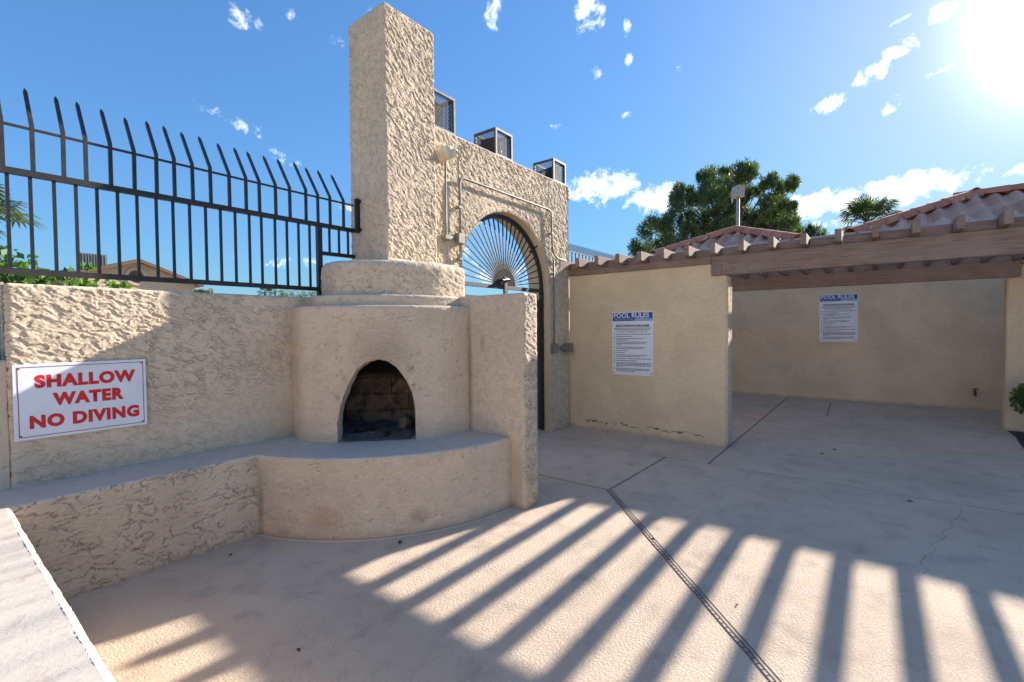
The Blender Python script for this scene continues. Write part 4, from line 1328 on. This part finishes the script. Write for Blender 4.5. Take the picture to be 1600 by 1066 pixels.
def rules_sign(X, yl, yr, zb, zt, label):
    """yl > yr: left edge has the larger Y when seen from -X"""
    r = empty('pool_rules_sign', (X, (yl+yr)/2, zb)); tag(r, label, 'sign', 'pool rules signs')
    MB().bbox((X, yr, zb), (X+.006, yl, zt), .002).build('panel', M['sign_white'], r)
    W_ = yl-yr; H_ = zt-zb
    xf = X-.0010
    def P(u, v): return (xf, yl-u*W_, zt-v*H_)
    def quad(mb, u0, v0, u1, v1, lift=0):
        p = [P(u0, v1), P(u1, v1), P(u1, v0), P(u0, v0)]
        mb.add([(a[0]-lift, a[1], a[2]) for a in p], [(0, 1, 2, 3)])
    mb = MB(); quad(mb, .018, .018, .982, .148); mb.build('header', M['navy'], r)
    rt = (0, -1, 0); up_ = (0, 0, 1)
    o = P(.47, .094); link('lettering', text_mesh('POOL RULES', .088*W_/.6, M['sign_white'], (o[0]-.0012, o[1], o[2]), rt, up_, 'CENTER', .0020, fit=.86*W_), r)
    o = P(.065, .137); link('lettering', text_mesh('PRIVATE POOL', .042*W_/.6, M['cyan'], (o[0]-.0012, o[1], o[2]), rt, up_, 'LEFT', .0006, fit=.46*W_), r)
    # wave emblem
    mb = MB(); n = 16
    vs = []; fs = []
    for i in range(n+1):
        u = .55+.43*i/n; t = i/n
        top = .118-.020*math.sin(PI*min(1, t*1.6))-.010*max(0, math.sin(PI*(t-.5)*1.6)); bot = .144
        a = P(u, top); b = P(u, bot); vs += [(a[0]-.0012, a[1], a[2]), (b[0]-.0012, b[1], b[2])]
    for i in range(n): fs.append((2*i, 2*i+1, 2*i+3, 2*i+2))
    mb.add(vs, fs); mb.build('wave_emblem', M['cyan'], r)
    mb = MB(); quad(mb, .10, .205, .90, .240); mb.build('warning_bar', M['grey_print'], r)
    o = P(.5, .234); link('lettering', text_mesh('WARNING: NO LIFEGUARD ON DUTY', .034*W_/.6, M['sign_white'], (o[0]-.0012, o[1], o[2]), rt, up_, 'CENTER', .0003, fit=.74*W_), r)
    o = P(.5, .325); link('lettering', text_mesh('IN CASE OF EMERGENCY CALL 911', .032*W_/.6, M['print'], (o[0]-.0012, o[1], o[2]), rt, up_, 'CENTER', .0003, fit=.72*W_), r)
    # fine print, too small to read: word-long strokes
    mb = MB(); rr = random.Random(11)
    lines = [(.262, .05, .96), (.285, .05, .9), (.355, .1, .95), (.392, .1, .5), (.425, .1, .78), (.448, .1, .42), (.48, .1, .85), (.503, .1, .8), (.526, .1, .24), (.56, .1, .8), (.583, .1, .76),
             (.615, .1, .38), (.65, .1, .32), (.685, .1, .86), (.708, .1, .70), (.74, .1, .95), (.775, .1, .6), (.808, .1, .95), (.828, .1, .94), (.848, .1, .94), (.868, .1, .25), (.90, .1, .92), (.92, .1, .9), (.94, .1, .55)]
    for v, a, b in lines:
        u = a
        while u < b:
            w = rr.uniform(.02, .09); e = min(b, u+w)
            quad(mb, u, v-.0055, e, v+.0045); u = e+.010
    for v in (.355, .392, .425, .48, .56, .615, .65, .685, .74, .775, .808, .90): quad(mb, .045, v-.007, .075, v+.006)
    tag(mb.build('fine_print', M['print'], r), kind='stuff')
    for (u, v) in ((.04, .965), (.96, .965), (.04, .03), (.96, .03)):
        p = P(u, v); MB().lathe(p, (-1, 0, 0), [(0, 0), (0, .010), (.004, .007), (.004, 0)], 8).build('screw', M['galv'], r)


rules_sign(XP-.009, 2.860, 2.276, .806, 1.665, 'pool rules notice on the cream wall beside the gate')
rules_sign(11.038, .850, .238, 1.135, 2.060, 'pool rules notice on the shaded back wall beneath the pergola')

# ------------------------------------------------------------------ plants
def leaf_cloud(centers, radii, n, size, rs, aspect=.45, up=.0, shell=.55):
    """many small leaf blades spread through ellipsoids; returns vertices and faces"""
    V = []; F = []
    tot = 0
    for (c, r), k in zip(zip(centers, radii), n):
        c = np.array(c); r = np.array(r if hasattr(r, '__len__') else (r, r, r))
        d = rs.normal(size=(k, 3)); d /= np.linalg.norm(d, axis=1)[:, None]
        rad = rs.uniform(shell, 1.0, k)**.8
        p = c+d*rad[:, None]*r
        ax = d*.7+rs.normal(size=(k, 3))*.5+np.array([0, 0, up]); ax /= np.linalg.norm(ax, axis=1)[:, None]
        sd = np.cross(ax, rs.normal(size=(k, 3))); sd /= np.linalg.norm(sd, axis=1)[:, None]+1e-9
        L = size*rs.uniform(.6, 1.3, k)[:, None]; w = L*aspect*.5
        a = p-ax*L*.5; b = p+ax*L*.5; m1 = p+sd*w; m2 = p-sd*w
        V.append(np.stack([a, m1, b, m2], 1).reshape(-1, 3))
        i = np.arange(k)*4+tot
        F += np.stack([i, i+1, i+2, i+3], 1).tolist(); tot += 4*k
    return np.vstack(V), F


rs = np.random.default_rng(21)
# clipped bush at the right edge
bush = empty('clipped_bush', (8.62, -1.66, 0)); tag(bush, 'small clipped green bush at the right edge in front of the tan wall', 'bush')
cs = [(8.62+rs.uniform(-.2, .2), -1.68+rs.uniform(-.16, .2), .50+rs.uniform(-.1, .12)) for _ in range(16)]
V, F = leaf_cloud(cs, [.17]*16, [420]*16, .042, rs, .55)
link('foliage', np_mesh('foliage', V, F, M['hedge'], False), bush)
mb = MB()
for k in range(6): mb.tube([(8.62+rs.uniform(-.03, .03), -1.68, -.02), (8.62+rs.uniform(-.15, .15), -1.68+rs.uniform(-.15, .15), .42)], .008, 6)
mb.build('stem', M['bark'], bush)

# leafy shrub behind the left wall
sh = empty('leafy_shrub', (.8, 5.3, 0)); tag(sh, 'bright green leafy shrub rising behind the left wall below the fence', 'shrub')
mb = MB(); cs = []
for k in range(15):
    x0_ = .55+k*.075; tx = .10+k*.115+rs.uniform(-.05, .05); tz = 2.15-.037*k+rs.uniform(-.12, .10)
    if k in (2, 3): tz += .10
    if k > 9: tz -= .06
    pts = [(x0_, 5.3, 0), (x0_+(tx-x0_)*.4, 5.3+rs.uniform(-.1, .1), 1.2), (tx, 5.3+rs.uniform(-.2, .2), tz)]
    mb.tube(pts, [.012, .008, .003], 6)
    for t in np.linspace(.25, 1, 12): cs.append((tx+(x0_-tx)*.4*(1-t)+rs.uniform(-.06, .06), 5.3+rs.uniform(-.2, .2), tz-(1-t)*.75+rs.uniform(-.03, .03)))
mb.build('stem', M['bark'], sh)
V, F = leaf_cloud(cs, [.075]*len(cs), [16]*len(cs), .062, rs, .58, .15, .3)
link('foliage', np_mesh('foliage', V, F, M['shrub'], False), sh)


def unproj(x, y, dist):
    d = CF+CR2*((x-800)/731.85)-CU2*((y-533)/731.85)
    h_ = math.hypot(d.x, d.y)
    return Vector((0, 0, 1.45))+d*(dist/h_)


def needle_tree(name, label, base, clumps, trunk_top, n_per, size, mat, trunk_r=.22, limbs=True):
    t = empty(name, base); tag(t, label, 'tree')
    tr = MB(); b0 = Vector(base); tt_ = Vector(trunk_top)
    mid = b0.lerp(tt_, .5)+Vector((.15, -.1, 0))
    tr.tube([b0, b0.lerp(mid, .5), mid, mid.lerp(tt_, .55), tt_], [trunk_r, trunk_r*.85, trunk_r*.65, trunk_r*.4, trunk_r*.15], 8)
    tr.build('trunk', M['bark'], t, True)
    lm = MB()
    for (c, r) in clumps:
        c = Vector(c); f = min(.92, max(.25, (c.z-b0.z)/(tt_.z-b0.z)*.72))
        s_ = b0.lerp(tt_, f); k = (s_+c)/2+Vector((0, 0, -.25))
        lm.tube([s_, k, c], [.055, .035, .012], 5)
    lm.build('limb', M['bark'], t, True)
    cs = []; rr = []; nn = []
    for (c, r) in clumps:
        k = max(5, int(9*r[0]/.6))
        for _ in range(k):
            o = rs.normal(size=3); o /= np.linalg.norm(o); o *= rs.uniform(.25, 1.0)
            cc = np.array(c)+o*np.array(r)
            q = rs.uniform(.24, .42)*min(1, r[0]/.55)
            cs.append(cc); rr.append((q*.8, q*.8, q*1.25)); nn.append(n_per)
    V, F = leaf_cloud(cs, rr, nn, size, rs, .16, .6, .2)
    link('crown', np_mesh('crown', V, F, mat, False), t)
    return t


# big pine: clumps laid out through a real crown volume about 22 m away
CL = [(1000, 385, .7), (1015, 360, .7), (1012, 392, .6), (1035, 345, .8), (1040, 375, .9), (1060, 300, .55), (1058, 318, .6), (1070, 335, .9), (1075, 360, 1.0), (1085, 312, .6), (1082, 302, .5), (1100, 345, 1.0),
      (1105, 300, .7), (1098, 280, .55), (1115, 272, .55), (1120, 310, .9), (1125, 285, .7), (1136, 270, .45), (1135, 330, 1.0), (1148, 300, .8), (1158, 276, .6), (1170, 266, .5), (1178, 270, .45), (1160, 292, .6),
      (1168, 310, .5), (1165, 345, .6), (1185, 295, .45), (1200, 288, .45), (1207, 282, .4), (1195, 325, .7), (1205, 335, .7), (1212, 315, .6), (1225, 300, .5), (1232, 290, .45), (1238, 288, .35), (1222, 330, .6), (1235, 322, .4),
      (1215, 355, .6), (1230, 350, .5), (1240, 362, .45), (1185, 352, .6), (1060, 385, 1.0), (1090, 380, 1.0), (1030, 395, .8), (1130, 360, .9), (1150, 372, .8), (1180, 372, .7), (1210, 372, .6), (1112, 365, .9)]
cl = []
for (x, y, r) in CL:
    c = unproj(x, y, 22+rs.uniform(-1.6, 1.6)); cl.append((tuple(c), (r*.84, r*.84, r*.68)))
base = unproj(1130, 380, 22.3); tp = unproj(1140, 285, 22.2)
needle_tree('pine_tree', 'large dark green pine tree rising behind the tiled roof', (base.x, base.y, -.05), cl, tp, 180, .20, M['needles'], .28)
cl2 = [(tuple(unproj(x, y, 45)), (r, r, r)) for x, y, r in ((1268, 361, .5), (1262, 371, .9), (1275, 372, .9), (1268, 380, 1.3), (1285, 382, 1.0), (1252, 382, .9))]
b2 = unproj(1268, 380, 45); needle_tree('conifer_tree', 'small distant conifer top between the pine and the fan palm', (b2.x, b2.y, -.05), cl2, unproj(1268, 360, 45), 90, .3, M['needles'], .25)


def fan_palm(name, label, base, top, R_, nleaf, dead=True, seed=1):
    q = np.random.default_rng(seed)
    t = empty(name, base); tag(t, label, 'palm tree')
    b0, tp = Vector(base), Vector(top)
    MB().tube([b0, b0.lerp(tp, .5)+Vector((.1*R_, 0, 0)), tp], [R_*.16, R_*.12, R_*.12], 8).build('trunk', M['palm_bark'], t, True)
    def fronds(n, e0, e1, mat, nm, L0):
        mb = MB()
        for i in range(n):
            az = q.uniform(0, 2*PI); el = math.radians(q.uniform(e0, e1))
            d = Vector((math.cos(az)*math.cos(el), math.sin(az)*math.cos(el), math.sin(el)))
            pl = R_*L0*q.uniform(.40, .6); c = tp+d*pl
            mb.bar(tp, c, R_*.02, R_*.02)
            s_ = d.cross(Vector((0, 0, 1))).normalized(); u_ = s_.cross(d)
            nb = 15
            for k in range(nb):
                a = (k/(nb-1)-.5)*math.radians(200)
                bd = (d*math.cos(a)+s_*math.sin(a)).normalized()
                L = R_*L0*.52*(1-.25*abs(k/(nb-1)-.5))*q.uniform(.9, 1.1)
                e1_ = c+bd*L*.6+u_*.02*R_; e2_ = c+bd*L-Vector((0, 0, L*.22)); w = bd.cross(u_).normalized()*R_*.028
                mb.add([c, e1_+w, e2_, e1_-w], [(0, 1, 2, 3)])
        mb.build(nm, mat, t)
    fronds(nleaf, -25, 80, M['palm_leaf'], 'crown', 1.0)
    if dead: fronds(int(nleaf*.8), -78, -35, M['palm_dead'], 'dead_skirt', .85)
    return t


def px_r(dist_px, d): return dist_px/731.85*d


pc = unproj(1357, 348, 42); fan_palm('fan_palm', 'fan palm with a brown skirt of dead fronds beside the right tiled roof', (pc.x, pc.y, -.05), pc, 2.3, 34, True, 3)
pc = unproj(6, 345, 26); fan_palm('fan_palm', 'palm crown seen through the fence at the left edge', (pc.x-.6, pc.y+.1, -.05), Vector((pc.x-.75, pc.y, pc.z+.05)), 1.9, 26, False, 5)
for k, (x, y, lab) in enumerate(((414, 457, 'tiny distant palm standing left of its twin beyond the wall'), (430, 456, 'tiny distant palm standing right of its twin beyond the wall'))):
    pc = unproj(x, y, 90); fan_palm('fan_palm', lab, (pc.x, pc.y, -.05), pc, 1.5, 18, False, 8+k)
for (x, y, d, r, lab) in ((470, 462, 22, 1.0, 'pale green shrub top just left of the chimney base'), (316, 456, 30, .45, 'small wispy shrub beyond the gable house')):
    c = unproj(x, y, d); e = empty('distant_shrub', (c.x, c.y, -.05)); tag(e, lab, 'shrub')
    cs = [tuple(c+Vector((rs.uniform(-r, r)*.9, rs.uniform(-.5, .5), rs.uniform(-.6, .1)*r))) for _ in range(40)]
    V, F = leaf_cloud(cs, [.22*r+.05]*40, [120]*40, .07, rs, .4)
    link('foliage', np_mesh('foliage', V, F, M['sage'], False), e)
    MB().tube([(c.x, c.y, -.05), c], .05, 6).build('stem', M['bark'], e)

# ------------------------------------------------------------------ house in the distance, air conditioner, pole light
hs = empty('gable_house', (9.8, 39, 0)); tag(hs, 'distant tan house with a low gable seen through the fence', 'house')
Rg = (9.6, 6.30); el_, er_ = (5.6, 4.95), (13.3, 4.85)
Yh = 38.9
mb = MB()
vs = [(6.0, Yh, -.05), (12.9, Yh, -.05), (12.9, Yh, 4.9), (Rg[0], Yh, 6.12), (6.0, Yh, 5.0)]
vs += [(x, Yh+14, z) for x, y, z in vs]
mb.add(vs, [(0, 1, 2, 3, 4), (9, 8, 7, 6, 5), (0, 5, 6, 1), (1, 6, 7, 2), (4, 9, 5, 0)]); mb.build('wall', M['tan_wall'], hs)
mb = MB(); t = .16
for (a, b) in ((el_, Rg), (Rg, er_)):
    v = [(a[0], Yh-.5, a[1]), (b[0], Yh-.5, b[1]), (b[0], Yh-.5, b[1]-t), (a[0], Yh-.5, a[1]-t)]
    v += [(x, Yh+14.5, z) for x, y, z in v]
    mb.add(v, [(0, 3, 2, 1), (4, 5, 6, 7), (0, 1, 5, 4), (2, 3, 7, 6), (0, 4, 7, 3), (1, 2, 6, 5)])
mb.build('roof', M['dark_roof'], hs)
mb = MB()
for (a, b) in ((el_, Rg), (Rg, er_)):
    mb.add([(a[0], Yh-.53, a[1]-.05), (b[0], Yh-.53, b[1]-.05), (b[0], Yh-.53, b[1]-.22), (a[0], Yh-.53, a[1]-.22)], [(0, 3, 2, 1)])
mb.build('fascia', M['trim'], hs)
MB().lathe((9.5, Yh-.01, 5.15), (0, -1, 0), [(0, .62), (.08, .60), (.08, .42), (.0, .40)], 20).build('round_vent_trim', M['tan_wall'], hs)
MB().lathe((9.5, Yh-.012, 5.15), (0, -1, 0), [(0, .40), (.01, 0)], 20).build('round_vent', M['dark_roof'], hs)
lh = empty('second_house', (4.5, 47, 0)); tag(lh, 'flat dark roof edge of a farther house beneath the air conditioner', 'house')
MB().box((4, 47, -.05), (10, 55, 5.4)).build('wall', M['tan_wall'], lh)
MB().box((3.8, 46.8, 5.403), (10.2, 55.2, 5.6)).build('roof', M['dark_roof'], lh)
ac = empty('air_conditioner', (8.7, 48, 5.6)); tag(ac, 'grey louvred rooftop air conditioner left of the gable ridge', 'air conditioner')
a0 = unproj(125, 416, 48.5); a1 = unproj(158, 398, 48.5)
MB().box((a0.x, 47.4, 5.603), (a1.x+.3, 49.0, a1.z)).build('cabinet', M['ac'], ac)
nl = 9
for i in range(nl):
    x = a0.x+.1+(a1.x+.1-a0.x)*i/(nl-1); MB().box((x-.04, 47.33, 5.75), (x+.04, 47.398, a1.z-.08)).build('louvre', M['ac'], ac)

pl = empty('pole_light', (14.2, 3.0, 0)); tag(pl, 'boxy tan floodlight on a pole above the tiled roof peak', 'pole light')
c = unproj(1153, 300, 15.2)
MB().tube([(c.x, c.y, 0), (c.x, c.y, c.z-.12)], .048, 10).build('pole', M['painted_conduit'], pl, True)
hd = Matrix.Translation(c) @ Matrix.Rotation(math.radians(-35), 4, 'Z') @ Matrix.Rotation(math.radians(8), 4, 'Y')
mb = MB(); a, b, d_ = .145, .155, .12
v = [(-d_, -a, -b), (d_, -a, -b), (d_, a, -b), (-d_, a, -b), (-d_*.8, -a, b), (d_*.9, -a, b), (d_*.9, a, b), (-d_*.8, a, b)]
mb.add([tuple(hd @ Vector(p)) for p in v], [(0, 3, 2, 1), (4, 5, 6, 7), (0, 1, 5, 4), (1, 2, 6, 5), (2, 3, 7, 6), (3, 0, 4, 7)]); mb.build('lamp_head', M['painted_conduit'], pl)

# ------------------------------------------------------------------ litter on the deck
for k, (x, y, s_, lab) in enumerate(((1.62, 3.30, .016, 'tiny dry leaf at the inner corner of the seat wall and hearth'), (1.25, 3.28, .013, 'tiny dry leaf on the shaded deck under the seat wall'),
        (2.02, 2.54, .020, 'brown dry leaf in the first sunlit stripe below the hearth'), (3.09, 1.18, .010, 'speck of dry leaf in a sunlit stripe left of the drain strip'), (6.6, .35, .022, 'farther of two dry leaves on the shaded open deck'),
        (6.3, .45, .018, 'nearer of two dry leaves on the shaded open deck'), (5.0, -.25, .02, 'dry leaf lying beside the hairline crack'), (1.05, 2.05, .012, 'lone dry leaf on the shaded deck at lower left'),
        (2.6, .55, .011, 'speck of dry leaf in the shade right of the drain strip'))):
    mb = MB(); a = rs.uniform(0, 6.28)
    ca, sa = math.cos(a)*s_, math.sin(a)*s_
    mb.add([(x-ca*1.5, y-sa*1.5, .003), (x+sa*.6, y-ca*.6, .010), (x+ca*1.5, y+sa*1.5, .004), (x-sa*.6, y+ca*.6, .009), (x, y, .0015)], [(0, 1, 2, 3), (0, 4, 1), (1, 4, 2), (2, 4, 3), (3, 4, 0)])
    o = mb.build('dry_leaf', M['litter']); tag(o, lab, 'leaf', 'dry leaves scattered on the deck')
